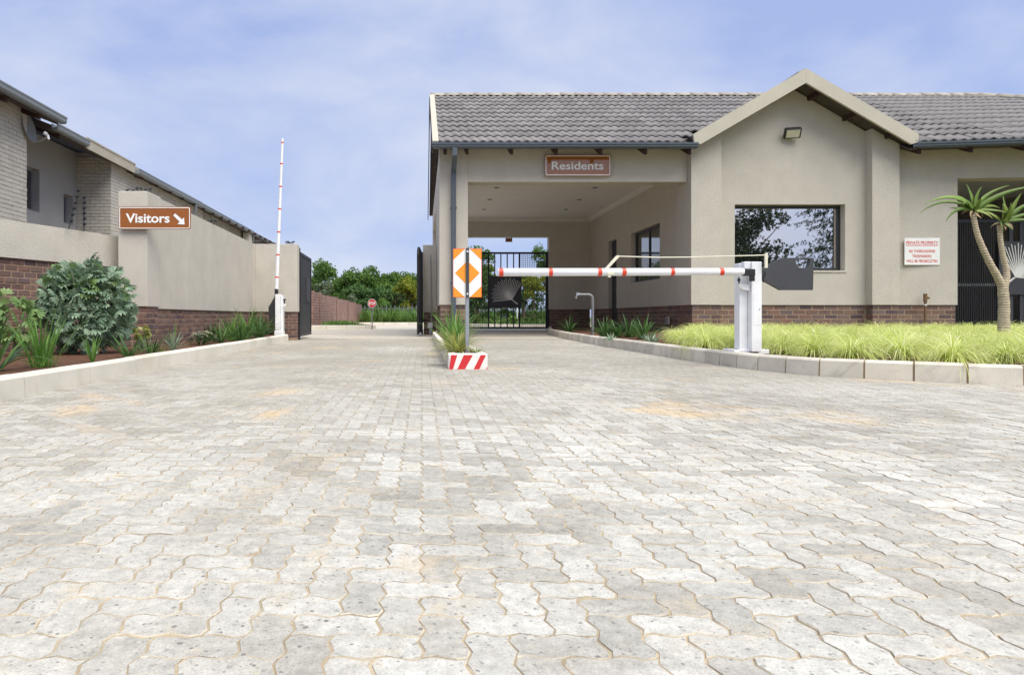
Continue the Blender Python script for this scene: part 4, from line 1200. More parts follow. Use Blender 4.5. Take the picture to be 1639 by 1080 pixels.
w = MB(); w.box(x0 + 0.08, y0 + 0.09, 0, x1 - 0.08, y1, h - 0.03); part('soil', w, M['soil'], IS)

HZ = thing('hazard_marker', 'orange and white chevron hazard marker on grey post in the planter', 'hazard marker', (0.46, 6.6, 0.1))
a, b_ = W(725, 476, 6.6), W(771, 398, 6.6)
pc = W(748, 437, 6.6).x
for s in (-1, 1):
    lx, rx = (a.x, pc - 0.015) if s < 0 else (pc + 0.015, b_.x)
    w = MB(); w.box(lx, 6.60, a.z, rx, 6.606, b_.z); pn = part('panel', w, M['red_tape'], HZ)
    inner, outer = (rx, lx) if s < 0 else (lx, rx)
    m_ = 0.0042
    ii, oo = inner, outer - m_ * s
    zt, zb = b_.z - m_, a.z + m_
    w = MB(); w.box(min(ii, oo), 6.5970, zb, max(ii, oo), 6.5998, zt); part('face', w, M['white_print'], pn)
    zm = (zt + zb) / 2
    def tri(pts):
        w = MB(); pts = pts if s > 0 else pts[::-1]
        w.prism(pts, 'y', 6.5945, 6.5968); part('chevron', w, M['orange'], pn)
    wd_ = abs(oo - ii)
    tri([(ii, zm - wd_ * 0.87), (oo - 0.016 * s, zm), (ii, zm + wd_ * 0.87)])
    tri([(ii + 0.012 * s, zt), (oo, zt - wd_ * 0.86), (oo, zt)][::-1])
    tri([(oo, zb), (oo, zb + wd_ * 0.86), (ii + 0.012 * s, zb)][::-1])
w = MB(); w.box(pc - 0.016, 6.580, a.z, pc + 0.016, 6.592, b_.z + 0.003); part('clamp_bar', w, M['charcoal_grey'], HZ)
for z in (b_.z - 0.03, a.z + 0.035):
    w = MB(); w.tube([(pc, 6.579, z), (pc, 6.574, z)], 0.009, 8); part('bolt', w, M['white'], HZ)
w = MB(); w.box(pc - 0.019, 6.610, 0.0, pc + 0.019, 6.640, b_.z - 0.02, b=0.003); part('post', w, M['galv'], HZ)

# ------------------------------------------------------------------ boom barriers
def lathe_x(mb, x0, x1, r0, r1, y, z, n=16):
    return mb.tube([(x0, y, z), (x1, y, z)], [r0, r1], n)
YB = 6.7
K = YB / F
BB = thing('boom_barrier', 'white boom barrier with red bands lowered across the residents lane', 'boom barrier', (3.3, YB, 0.13))
bx = lambda px: (px - CX) * K
bz = lambda py: EH + (CY - py) * K
w = MB(); w.box(bx(1174), YB - 0.02, 0.125, bx(1230), YB + 0.24, bz(557.5) - 0.012, b=0.004); part('base_plate', w, M['white'], BB)
w = MB(); w.box(bx(1184), YB + 0.005, 0.15, bx(1197), YB + 0.12, bz(421), b=0.004); w.box(bx(1186.5), YB - 0.06, bz(431), bx(1197), YB + 0.004, bz(419.5), b=0.004); part('rear_column', w, M['white'], BB)
w = MB(); w.box(bx(1197.3), YB - 0.075, 0.15, bx(1213.5), YB + 0.14, bz(419.8), b=0.005); part('column', w, M['white'], BB)
w = MB(); w.prism([(bx(1178.5), bz(457.5)), (bx(1185), bz(463)), (bx(1196), bz(465.5)), (bx(1196.5), bz(455)), (bx(1179), bz(454))], 'y', YB - 0.05, YB + 0.003); part('boom_rest', w, M['white'], BB)
w = MB(); w.tube([(bx(1179), YB - 0.05, bz(444)), (bx(1179), YB - 0.05, bz(454))], 0.008, 6); w.tube([(bx(1179), YB - 0.05, bz(447)), (bx(1179), YB - 0.05, bz(450))], 0.016, 8); part('stay', w, M['black'], BB)
w = MB(); w.box(bx(1180), YB - 0.135, bz(442.5), bx(1198.5), YB - 0.078, bz(432), b=0.004); w.box(bx(1193), YB - 0.13, bz(451), bx(1198), YB - 0.077, bz(442.6)); part('boom_socket', w, M['black'], BB)
yb = YB - 0.11
for px, dy in ((1178, 0.0), (1178, 0.2), (1225, 0.0), (1225, 0.2)):
    w = MB(); zt = bz(557.5) - 0.012; w.tube([(bx(px), YB + dy, zt), (bx(px), YB + dy, zt + 0.012)], 0.012, 6, smooth=False); part('bolt', w, M['galv'], BB)
w = MB(); w.box(bx(1200), YB - 0.0775, bz(520), bx(1211), YB - 0.0755, bz(470)); part('access_door', w, M['white'], BB)
w = MB(); w.tube([(bx(1209.5), YB - 0.082, bz(495)), (bx(1209.5), YB - 0.0776, bz(495))], 0.006, 8); part('lock', w, M['galv'], BB)
w = MB()
zc0, zc1 = bz(437.0), bz(436.0)
rb0, rb1 = 6.4 * K, 5.6 * K
w.tube([(bx(795), yb, zc0), (bx(795.6), yb, zc0), (bx(1181), yb, zc1)], [rb0 * 0.9, rb0, rb1], 20); boom = part('boom', w, M['white'], BB)
for pa, pb in ((796.3, 803), (874.5, 880.5), (951.5, 957.8), (989.5, 996), (1066, 1072), (1143, 1149.5)):
    f = lambda px: (px - 795) / 386
    z = lambda px: zc0 + (zc1 - zc0) * f(px); r = lambda px: (rb0 + (rb1 - rb0) * f(px)) * 1.02
    w = MB(); w.tube([(bx(pa), yb, z(pa)), (bx(pb), yb, z(pb))], [r(pa), r(pb)], 20); part('red_band', w, M['red_tape'], boom)
w = MB(); w.box(bx(965), yb - 0.045, bz(441.5), bx(976), yb - 0.0, bz(436.2), b=0.004); w.box(bx(967), yb - 0.04, bz(445), bx(971), yb - 0.01, bz(441.6)); part('clamp', w, M['cream_wire'], BB)
w = MB(); w.prism([(bx(962.5), bz(432)), (bx(967.5), bz(432)), (bx(985.5), bz(413)), (bx(984.5), bz(410)), (bx(981), bz(411))], 'y', yb - 0.012, yb + 0.012); part('strut', w, M['cream_wire'], BB)
w = MB(); pts = [(bx(px), yb, bz(py)) for px, py in ((983, 411.8), (1050, 413.6), (1100, 413.2), (1160, 411.5), (1217, 410.0))]
w.tube(pts, 0.0055, 6); part('stay_wire', w, M['cream_wire'], BB)
w = MB(); w.box(bx(1215), yb - 0.012, bz(430), bx(1218.8), yb + 0.012, bz(407)); part('wire_post', w, M['cream_wire'], BB)
# counterweight plate with a scalloped hand hole
cw = [(1219, 430.5), (1255.5, 412.5), (1276, 412.3)]
hole = [(1276.0, 414.3)] + [(1287.8 + 12 * math.cos(math.radians(180 + 18 * k)), 414.3 + 17 * math.sin(math.radians(18 * k))) for k in range(1, 10)] + [(1299.6, 414.3)]
YC0, YC1 = YB + 0.03, YB + 0.075
def cwp(p): return (bx(p[0]), bz(p[1]))
w = MB()
left = [(1214, 432.0), (1222, 429.0), (1255, 412.3), (1276, 412.3)] + hole[:6] + [(1287.8, 464), (1252.5, 464), (1222, 447), (1214, 443.5)]
right = [(1287.8, 464)] + hole[5:] + [(1299.6, 412.3), (1305.4, 412.3), (1304.2, 464)]
for poly in (left, right): w.prism([cwp(p) for p in poly][::-1], 'y', YC0, YC1)
w.prism([cwp(p) for p in ((1276, 412.3), (1299.6, 412.3), (1299.6, 414.3), (1276, 414.3))][::-1], 'y', YC0, YC1)
part('counterweight', w, M['charcoal_grey'], BB)
w = MB(); w.tube([(bx(1214), YB + 0.05, bz(437)), (bx(1222), YB + 0.05, bz(438))], [0.035, 0.02], 10); part('pivot', w, M['black'], BB)
w = MB(); w.tube([(bx(1217), YB + 0.0, bz(434)), (bx(1222), YB - 0.0, bz(432)), (bx(1225), YB, bz(438)), (bx(1221), YB, bz(447)), (bx(1222), YB, bz(452))], 0.008, 6); part('cable', w, M['black'], BB)

YV = 13.6
K2 = YV / F
vx = lambda px: (px - CX) * K2
vz = lambda py: EH + (CY - py) * K2
VB = thing('boom_barrier', 'white boom barrier raised upright beside the visitors lane gate', 'boom barrier', (vx(446.5), YV, 0.15))
w = MB(); w.box(vx(440), YV - 0.06, 0.12, vx(454), YV + 0.12, vz(530), b=0.004); part('base_plate', w, M['white'], VB)
w = MB(); w.box(vx(441.2), YV - 0.05, vz(530.2), vx(449), YV + 0.1, vz(471), b=0.005); w.box(vx(449.3), YV - 0.02, vz(530.2), vx(453.5), YV + 0.1, vz(473), b=0.004); part('column', w, M['white'], VB)
w = MB(); w.prism([(vx(453.6), vz(487)), (vx(459), vz(486)), (vx(457), vz(490)), (vx(453.6), vz(492))][::-1], 'y', YV - 0.03, YV + 0.03); part('boom_rest', w, M['white'], VB)
w = MB(); w.tube([(vx(455.5), YV, vz(486)), (vx(455.5), YV, vz(478.5))], 0.012, 6); w.tube([(vx(455.5), YV, vz(480.5)), (vx(455.5), YV, vz(478.5))], 0.03, 8); part('stay', w, M['black'], VB)
w = MB(); w.prism([(vx(438.5), vz(473)), (vx(427.5), vz(492)), (vx(428.5), vz(515)), (vx(445), vz(521)), (vx(451), vz(512)), (vx(452), vz(488)), (vx(444), vz(473))], 'y', YV + 0.11, YV + 0.16); part('counterweight', w, M['charcoal'], VB)
w = MB(); w.prism([(vx(439), vz(480)), (vx(443.5), vz(480)), (vx(444), vz(462.3)), (vx(439.3), vz(462.3))][::-1], 'y', YV + 0.02, YV + 0.1); part('boom_socket', w, M['black'], VB)
w = MB(); p0, p1 = Vector((vx(441.6), YV + 0.06, vz(463))), Vector((vx(451.2), YV + 0.06, vz(220.8)))
w.tube([p0, p1], [0.040, 0.026], 14); boom = part('boom', w, M['white'], VB)
for py in (443.5, 407.5, 371.0, 334.0, 298.0, 261.5, 227.5):
    t0 = (463 - py) / 242.2
    a, b_ = p0.lerp(p1, t0 - 0.0045), p0.lerp(p1, t0 + 0.0045)
    rr = (0.040 + (0.026 - 0.040) * t0) * 1.03
    w = MB(); w.tube([a, b_], rr, 14); part('red_band', w, M['red_tape'], boom)

# ------------------------------------------------------------------ gates
def feather(parent, P, s, mat, y, n=23):
    """fan shaped leaf emblem in the plane y; P maps unit coordinates to world x, z"""
    w = MB(); lay = [0]
    base = Vector((0.68, 0.22))
    def quad(a, b_, wa, wb):
        d = (b_ - a).normalized(); q = Vector((-d.y, d.x))
        pts = [a - q * wa, b_ - q * wb, b_ + q * wb, a + q * wa]
        lay[0] += 1
        w.prism([P(p) for p in pts], 'y', y - 0.006 - lay[0] * 0.0006, y - 0.0015 + lay[0] * 0.00003)
    quad(Vector((0.86, 0.08)), base, 0.018, 0.014)
    quad(base, Vector((0.52, 0.40)), 0.014, 0.012)
    for k in range(n):
        f = k / (n - 1)
        ang = math.radians(186 - 126 * f)
        L = 0.60 + 0.10 * math.sin(math.pi * f) - 0.04 * (k % 2)
        st = base.lerp(Vector((0.56, 0.36)), 0.55 * math.sin(math.pi * f))
        tipv = base + Vector((math.cos(ang), math.sin(ang))) * L
        quad(st, tipv, 0.0085, 0.0065)
    part('emblem', w, mat, parent)

RG = thing('gate', 'black barred gate with square leaf emblem panel behind the residents lane', 'gate', (3.0, 25.55, 0))
YG = 25.6; KG = YG / F
gx = lambda px: (px - CX) * KG
gz = lambda py: EH + (CY - py) * KG
zt, zb = gz(403.5), 0.03
for x0, z0, x1, z1 in ((gx(738), zt - 0.07, gx(876.5), zt), (gx(738), zb, gx(876.5), zb + 0.08), (gx(738), zb + 0.08, gx(740.5), zt - 0.07), (gx(873.3), zb + 0.08, gx(876.5), zt - 0.07)):
    w = MB(); w.box(x0, YG, z0, x1, YG + 0.06, z1); part('frame_bar', w, M['black'], RG)
for px in (782, 792, 801.8, 812, 822.2, 831.6):
    wd_ = 0.03 if px in (782, 831.6) else 0.02
    w = MB(); w.box(gx(px) - wd_, YG + 0.01, zb + 0.081, gx(px) + wd_, YG + 0.05, zt - 0.071); part('bar', w, M['black'], RG)
for pa, pb in ((740.5, 781.0), (832.8, 873.3)):
    w = MB()
    xa, xb = gx(pa), gx(pb)
    n = int((xb - xa) / 0.068)
    for i in range(1, n): w.box(xa + (xb - xa) * i / n - 0.006, YG + 0.024, zb + 0.081, xa + (xb - xa) * i / n + 0.006, YG + 0.034, zt - 0.071)
    n = int((zt - zb) / 0.068)
    for i in range(1, n): w.box(xa, YG + 0.035, zb + (zt - zb) * i / n - 0.006, xb, YG + 0.045, zb + (zt - zb) * i / n + 0.006)
    part('wire_mesh', w, M['black'], RG, kind='stuff')
x0, x1, z0, z1 = gx(783), gx(834.5), gz(492.5), gz(441.5)
w = MB(); w.box(x0, YG - 0.02, z0, x1, YG + 0.008, z1, b=0.004); pq = part('panel', w, M['charcoal'], RG)
feather(pq, lambda p: (x0 + (0.02 + p[0] * 1.0) * (x1 - x0), z0 + (0.03 + p[1] * 1.02) * (z1 - z0)), 1, M['silver_print'], YG - 0.02)
w = MB(); w.box(gx(875.8), YG - 0.05, gz(491), gx(879.5), YG - 0.001, gz(472.5)); part('lock_box', w, M['black'], RG)
w = MB(); w.box(gx(876.8), YG - 0.02, 0, gx(879.0), YG + 0.08, 3.1); part('post', w, M['black'], RG)

VG = thing('gate', 'tall black slatted gate leaf standing open beside the left wall end', 'gate', (-2.7, 14.5, 0))
g0, g1 = Vector((-2.675, 14.46, 0)), Vector((-2.73, 16.25, 0))
w = MB(); w.box(-2.735, 14.425, 0.0, -2.655, 14.50, 2.00); part('post', w, M['black'], VG)
def lerpbox(w, a, b_, t0, t1, z0, z1, th):
    p, q = a.lerp(b_, t0), a.lerp(b_, t1)
    n = Vector(((b_ - a).y, -(b_ - a).x, 0)).normalized() * th / 2
    w.prism([(p.x + n.x, p.y + n.y), (q.x + n.x, q.y + n.y), (q.x - n.x, q.y - n.y), (p.x - n.x, p.y - n.y)], 'z', z0, z1)
for z0, z1 in ((0.07, 0.14), (1.86, 1.92)):
    w = MB(); lerpbox(w, g0, g1, 0.03, 1.0, z0, z1, 0.05); part('frame_bar', w, M['black'], VG)
for t0, t1 in ((0.03, 0.065), (0.965, 1.0)):
    w = MB(); lerpbox(w, g0, g1, t0, t1, 0.14, 1.86, 0.05); part('frame_bar', w, M['black'], VG)
for i in range(20):
    t0 = 0.08 + i * 0.0443
    w = MB(); lerpbox(w, g0, g1, t0, t0 + 0.030, 0.14, 1.86, 0.025); part('bar', w, M['charcoal'], VG)
w = MB(); lerpbox(w, g0, g1, 0.52, 0.84, 0.85, 1.42, 0.075); part('panel', w, M['charcoal_grey'], VG)

VG2 = thing('gate', 'black gate leaf with rounded top corner seen edge on by the wall stub', 'gate', (-0.05, 18.0, 0))
g0, g1 = Vector((-0.005, 18.95, 0)), Vector((-0.10, 16.9, 0))
for (y0_, x0_, r) in ((18.9, -0.01, 0.035), (17.0, -0.09, 0.035)):
    w = MB(); w.tube([(x0_, y0_, 0.05), (x0_, y0_, 2.1)], r, 8); part('frame_bar', w, M['black'], VG2)
w = MB(); w.tube([(-0.09, 17.0, 2.09), (-0.088, 17.05, 2.2), (-0.08, 17.18, 2.28), (-0.07, 17.4, 2.30), (-0.01, 18.9, 2.30)], 0.035, 8); part('frame_bar', w, M['black'], VG2)
w = MB(); w.tube([(-0.09, 17.0, 0.12), (-0.01, 18.9, 0.12)], 0.035, 8); part('frame_bar', w, M['black'], VG2)
for i in range(16):
    p = Vector((-0.09, 17.0, 0)).lerp(Vector((-0.01, 18.9, 0)), (i + 1) / 17)
    w = MB(); w.box(p.x - 0.012, p.y - 0.02, 0.13, p.x + 0.012, p.y + 0.02, 2.29); part('bar', w, M['black'], VG2)
w = MB(); w.box(-0.01, 18.92, 0, 0.034, 18.999, 2.35); part('post', w, M['black'], VG2)

EG = thing('gate', 'black close barred gate with grey leaf emblem panel in the right opening', 'gate', (15, 16.6, 0))
YE_ = 16.6; KE = YE_ / F
ex = lambda px: (px - CX) * KE
ez = lambda py: EH + (CY - py) * KE
w = MB(); w.box(ex(1520), YE_, 0.1, ex(1525.5), YE_ + 0.09, 2.98); part('post', w, M['black'], EG)
for z0, z1 in ((0.14, 0.22), (2.86, 2.94)):
    w = MB(); w.box(ex(1525.6), YE_ + 0.02, z0, 18.2, YE_ + 0.08, z1); part('frame_bar', w, M['black'], EG)
for i in range(21):
    xx = ex(1528.0) + i * 0.0555
    w = MB(); w.box(xx, YE_ + 0.04, 0.221, xx + 0.021, YE_ + 0.048, 2.859); part('bar', w, M['black'], EG)
for px, wpx in ((1597, 5), (1617, 6), (1634, 6), (1652, 6), (1672, 6), (1700, 6), (1730, 6)):
    w = MB(); w.box(ex(px), YE_ + 0.025, 0.221, ex(px + wpx), YE_ + 0.07, 2.859); part('bar', w, M['charcoal_grey'] if px > 1600 else M['black'], EG)
x0, x1, z0, z1 = ex(1597.5), ex(1683), ez(471.5), ez(386.5)
w = MB(); w.box(x0, YE_ - 0.03, z0, x1, YE_ + 0.02, z1, b=0.005); pq = part('panel', w, M['charcoal_grey'], EG)
feather(pq, lambda p: (x1 - (0.02 + p[0] * 1.0) * (x1 - x0) * 1.0, z0 + (0.12 + p[1] * 0.95) * (z1 - z0)), 1, M['silver_print'], YE_ - 0.03)
EB = thing('boom_barrier', 'white boom inside the shaded lane behind the close barred gate', 'boom barrier', (13.2, 19, 0))
w = MB(); w.tube([(12.0, 19, 1.415), (17.5, 19, 1.415)], 0.045, 10); part('boom', w, M['white'], EB)
w = MB(); w.box(17.5, 18.9, 0, 17.75, 19.1, 1.5, b=0.01); part('column', w, M['white'], EB)

# ------------------------------------------------------------------ fixtures
c = Vector((0, 0, 0)); c = W(1269, 214.0, 15.86)
FL = thing('floodlight', 'small square floodlight tilted on the gable above the window', 'floodlight', tuple(c))
R_ = Matrix.Translation(c) @ Matrix.Rotation(math.radians(-14), 4, 'Z') @ Matrix.Rotation(math.radians(38), 4, 'X')
def rbox(name, mat, x0, y0, z0, x1, y1, z1, par, b=0.0):
    w = MB(); w.box(x0, y0, z0, x1, y1, z1, b=b); w.v = [tuple(R_ @ Vector(p)) for p in w.v]
    return part(name, w, mat, par)
hs = rbox('housing', M['black'], -0.18, -0.02, -0.12, 0.18, 0.10, 0.12, FL, 0.012)
rbox('lens', M['lamp_glass'], -0.145, -0.026, -0.09, 0.145, -0.0205, 0.095, hs)
w = MB(); w.box(c.x - 0.06, c.y + 0.06, c.z - 0.05, c.x + 0.06, 16.06, c.z + 0.01); part('bracket', w, M['black'], FL)

SP = thing('standpipe', 'bent grey water standpipe by the kerb of the residents lane', 'standpipe', (3.62, 14.2, 0.12))
s_ = 14.2 / F
pp = [((px - CX) * s_, 14.2, EH + (CY - py) * s_) for px, py in ((948.5, 537), (948.5, 478), (947.5, 474.5), (945, 472.3), (941, 471.6), (926, 471.8))]
w = MB(); w.tube(pp, 0.031, 10); part('pipe', w, M['pipe_grey'], SP)
p = Vector(pp[-1]); w = MB(); w.tube([p + Vector((0.02, 0, 0)), p - Vector((0.03, 0, 0)), p - Vector((0.05, 0, 0.05)), p - Vector((0.05, 0, 0.08))], 0.022, 8); w.box(p.x - 0.05, 14.19, p.z + 0.02, p.x + 0.02, 14.21, p.z + 0.05); part('tap', w, M['galv'], SP)

TP = thing('water_pipe', 'short copper water pipe with white collar against the brick plinth', 'pipe', (12.1, 15.85, 0.12))
s_ = 15.85 / F; xx = (1481 - CX) * s_
w = MB(); w.tube([(xx, 15.85, 0.12), (xx, 15.85, EH + (CY - 483) * s_)], 0.028, 8); part('pipe', w, M['copper'], TP)
w = MB(); w.tube([(xx, 15.85, EH + (CY - 489) * s_), (xx, 15.85, EH + (CY - 487) * s_)], 0.036, 8); part('collar', w, M['white'], TP)
w = MB(); w.tube([(xx, 15.85, EH + (CY - 483) * s_), (xx, 15.85, EH + (CY - 470) * s_)], 0.042, 8); w.tube([(xx + 0.02, 15.85, EH + (CY - 476) * s_), (xx + 0.07, 15.80, EH + (CY - 477.5) * s_)], 0.025, 8); part('tap', w, M['copper'], TP)

PB = thing('access_post', 'small grey control box on a stub post with thin pipe beside brick stub', 'control box', (0.25, 18.6, 0))
s_ = 18.6 / F
w = MB(); w.box((684.5 - CX) * s_, 18.6, EH + (CY - 525) * s_, (692.5 - CX) * s_, 18.72, EH + (CY - 516.5) * s_, b=0.008); part('box', w, M['white'], PB)
w = MB(); w.box((686.8 - CX) * s_, 18.62, 0, (691.2 - CX) * s_, 18.70, EH + (CY - 525.2) * s_, b=0.006); part('post', w, M['galv'], PB)
w = MB(); w.tube([((691 - CX) * s_, 18.74, EH + (CY - 520) * s_), ((689.6 - CX) * s_, 18.74, EH + (CY - 408) * s_)], 0.016, 6); part('pipe', w, M['galv'], PB)
WB = thing('junction_box', 'small dark outlet box low on the brick plinth', 'junction box', (6.4, 17.3, 0.3))
w = MB(); w.box(6.395, 17.2, 0.30, 6.449, 17.42, 0.5, b=0.008); part('box', w, M['plaster_grey'], WB)
w = MB(); w.box(6.388, 17.23, 0.33, 6.3945, 17.39, 0.47); part('cover', w, M['pipe_grey'], WB)

# ------------------------------------------------------------------ plants
LEAF = {}
def strap_leaf(key, L, wdt, lean, droop, mat, segs=5, fold=0.35, tip=0.08):
    """one arching blade, growing along +x and up, root at the origin"""
    k = (key, mat.name)
    if k in LEAF: return LEAF[k]
    pts, p, ang = [], Vector((0, 0, 0)), math.radians(90 - lean)
    pts.append(p.copy())
    for i in range(segs):
        p = p + Vector((math.cos(ang), 0, math.sin(ang))) * (L / segs)
        ang -= math.radians(droop) * (0.4 + 1.2 * i / segs) / segs
        pts.append(p.copy())
    ws = [wdt * (0.55 + 0.9 * min(t, 0.45)) if t < 0.45 else wdt * (1.0 - (t - 0.45) / 0.55 * (1 - tip)) * 0.96 for t in [i / segs for i in range(segs + 1)]]
    mb = MB().strip(pts, Vector((0, 1, 0)), ws, fold=fold)
    LEAF[k] = mb.mesh('leaf', mat)
    return LEAF[k]

def clump(name, label, cat, base, n, L, wdt, mat, lean=(5, 55), droop=(30, 80), spread=0.05, group=None, tagkey=''):
    base = Vector(base)
    t = thing(name, label, cat, tuple(base), group)
    for i in range(n):
        v = i % 3
        ln, dr = lean[0] + (lean[1] - lean[0]) * (v + 0.5) / 3, droop[0] + (droop[1] - droop[0]) * (v + 0.5) / 3
        me = strap_leaf(f'{tagkey}{L}{wdt}{v}', L, wdt, ln, dr, mat)
        a = 2 * math.pi * (i / n * 2.618) + random.uniform(-0.4, 0.4)
        s = random.uniform(0.72, 1.08)
        m = Matrix.Translation(base + Vector((math.cos(a), math.sin(a), 0)) * random.uniform(0, spread)) @ Matrix.Rotation(a, 4, 'Z') @ Matrix.Rotation(math.radians(random.uniform(-10, 12)), 4, 'Y') @ Matrix.Rotation(random.uniform(-0.2, 0.2), 4, 'X') @ Matrix.Diagonal((s, random.uniform(0.8, 1.15), s, 1))
        piece('leaf', me, t, m)
    return t

def bp(px, py, z=0.115): return on_plane(px, py, z)

# the big grey green shrub with cut leaves
def lobed_leaf(mat, key):
    k = ('lobed' + key, mat.name)
    if k in LEAF: return LEAF[k]
    mb = MB()
    r_ = random.Random(len(key) + 5)
    for i in range(7):
        a = math.radians(-78 + 26 * i + r_.uniform(-6, 6)); L = (0.150 - 0.012 * abs(i - 3)) * r_.uniform(0.85, 1.1)
        d = Vector((math.cos(a), math.sin(a), 0)); s = Vector((-d.y, d.x, 0))
        b0 = Vector((0.06, 0, 0))
        sag = -0.35
        p = [b0 + d * L * f + Vector((0, 0, sag * L * f * f)) for f in (0.02, 0.35, 0.62, 0.82, 1.0)]
        wds = (0.006, 0.011, 0.024, 0.016, 0.002)
        mb.strip(p, s, wds, fold=0.25)
    mb.strip([Vector((0, 0, 0)), Vector((0.065, 0, 0.004))], Vector((0, 1, 0)), (0.003, 0.003))
    LEAF[k] = mb.mesh('leaf', mat)
    return LEAF[k]

def shrub(name, label, cat, base, cen, rad, n, mats, scale=1.0, seed=3, stems=7, extra=0):
    base = Vector(base); cen = Vector(cen)
    t = thing(name, label, cat, tuple(base))
    R_ = random.Random(seed)
    w = MB()
    for i in range(stems):
        a = 2 * math.pi * i / stems + R_.uniform(-0.3, 0.3)
        e = cen + Vector((math.cos(a) * rad[0] * 0.7, math.sin(a) * rad[1] * 0.7, R_.uniform(-0.5, 0.8) * rad[2]))
        mid = base.lerp(cen, 0.45) + Vector((math.cos(a), math.sin(a), 0)) * 0.03
        w.tube([base + Vector((math.cos(a) * 0.02, math.sin(a) * 0.02, -0.02)), mid, e], [0.018, 0.013, 0.005], 6)
    part('stem', w, M['stem'], t)
    acc = MB()
    for i in range(n + extra):
        u = R_.uniform(-1, 1); a = R_.uniform(0, 2 * math.pi); q = math.sqrt(1 - u * u)
        d = Vector((q * math.cos(a), q * math.sin(a), u))
        rr = R_.uniform(0.55, 1.0) ** 0.6 * (0.80 + 0.13 * math.sin(3 * a + 2.4 * u + 1) + 0.11 * math.sin(6 * a - 4 * u + seed) + R_.uniform(-0.04, 0.10))
        p = cen + Vector((d.x * rad[0], d.y * rad[1], d.z * rad[2])) * rr
        if p.z < base.z + 0.05: continue
        mat = mats[0] if d.z < 0.40 + R_.uniform(-0.25, 0.2) or len(mats) == 1 else mats[1]
        me = lobed_leaf(mat, 'abc'[: 1 + i % 3])
        yaw = math.atan2(d.y, d.x) + R_.uniform(-0.7, 0.7)
        pitch = -math.radians(R_.uniform(-45, 65) + 30 * max(0, d.z)) + math.radians(25) * max(0, -d.z)
        s = scale * R_.uniform(0.75, 1.25)
        mm = Matrix.Translation(p) @ Matrix.Rotation(yaw, 4, 'Z') @ Matrix.Rotation(pitch, 4, 'Y') @ Matrix.Rotation(R_.uniform(-1.3, 1.3), 4, 'X') @ Matrix.Scale(s, 4)
        if i < n: piece('leaf', me, t, mm)
        else: acc.add([mm @ v.co for v in me.vertices], [tuple(f.vertices) for f in me.polygons], True)
    if extra: part('inner_leaf', acc, M['blue_leaf_inner'], t, kind='stuff')
    return t
b_ = bp(136, 585); yb_ = 6.9
shrub('shrub', 'large rounded grey green shrub with deeply cut leaves before the low brick wall', 'shrub', (-3.50, 6.9, 0.12), (-3.49, 6.9, 0.60), (0.46, 0.43, 0.50), 300, (M['blue_leaf'], M['fresh_leaf']), 0.52, 4, 9, 1100)
shrub('shrub', 'small fresh green shrub with cut leaves left of the big rounded one', 'shrub', (-3.95, 6.45, 0.12), (-3.95, 6.45, 0.48), (0.18, 0.17, 0.25), 80, (M['fresh_leaf'],), 0.55, 9, 4)

clump('strap_plant', 'broad leaved green plant at the left end of the planted bed', 'plant', (-2.98, 4.62, 0.12), 20, 0.52, 0.021, M['strap_dark'], (8, 60), (50, 110), 0.05, tagkey='a')
clump('strap_plant', 'tall upright bright green strap leaved plant in front of the cut leaved shrubs', 'plant', (-2.90, 5.05, 0.12), 48, 0.45, 0.0085, M['strap'], (3, 26), (12, 60), 0.09, tagkey='b')
clump('strap_plant', 'low bushy green grass skirt at the foot of the tall strap plant', 'plant', (-2.86, 4.98, 0.12), 46, 0.13, 0.005, M['strap'], (10, 60), (20, 60), 0.08, tagkey='bb')
clump('strap_plant', 'small upright fresh green tuft below the big rounded shrub', 'plant', (-2.76, 5.55, 0.12), 12, 0.25, 0.0095, M['strap'], (2, 25), (10, 40), 0.02, tagkey='c')
clump('cycad', 'dark green fan of broad leaves beneath the big rounded shrub', 'plant', (-2.72, 6.15, 0.12), 16, 0.28, 0.017, M['strap_dark'], (25, 65), (15, 40), 0.03, tagkey='d')
clump('strap_plant', 'small low dark green tuft at the brick plinth under the sign', 'plant', bp(220, 562), 12, 0.12, 0.007, M['strap_dark'], (20, 65), (20, 40), 0.03, tagkey='e')
shrub('euphorbia', 'small yellow green bush against the brick pier plinth', 'shrub', bp(226, 560), bp(226, 560) + Vector((0, 0, 0.21)), (0.055, 0.05, 0.055), 26, (M['strap_yellow'],), 0.36, 12, 3)
clump('spiky_plant', 'pale grey green spiky tuft at the kerb edge left of the white flowers', 'plant', bp(277, 560), 40, 0.25, 0.007, M['strap_pale'], (5, 65), (15, 50), 0.04, tagkey='f')
clump('strap_plant', 'slender upright leaves behind the pale spiky tuft', 'plant', bp(277, 552), 9, 0.36, 0.010, M['strap'], (2, 22), (8, 30), 0.05, tagkey='g')
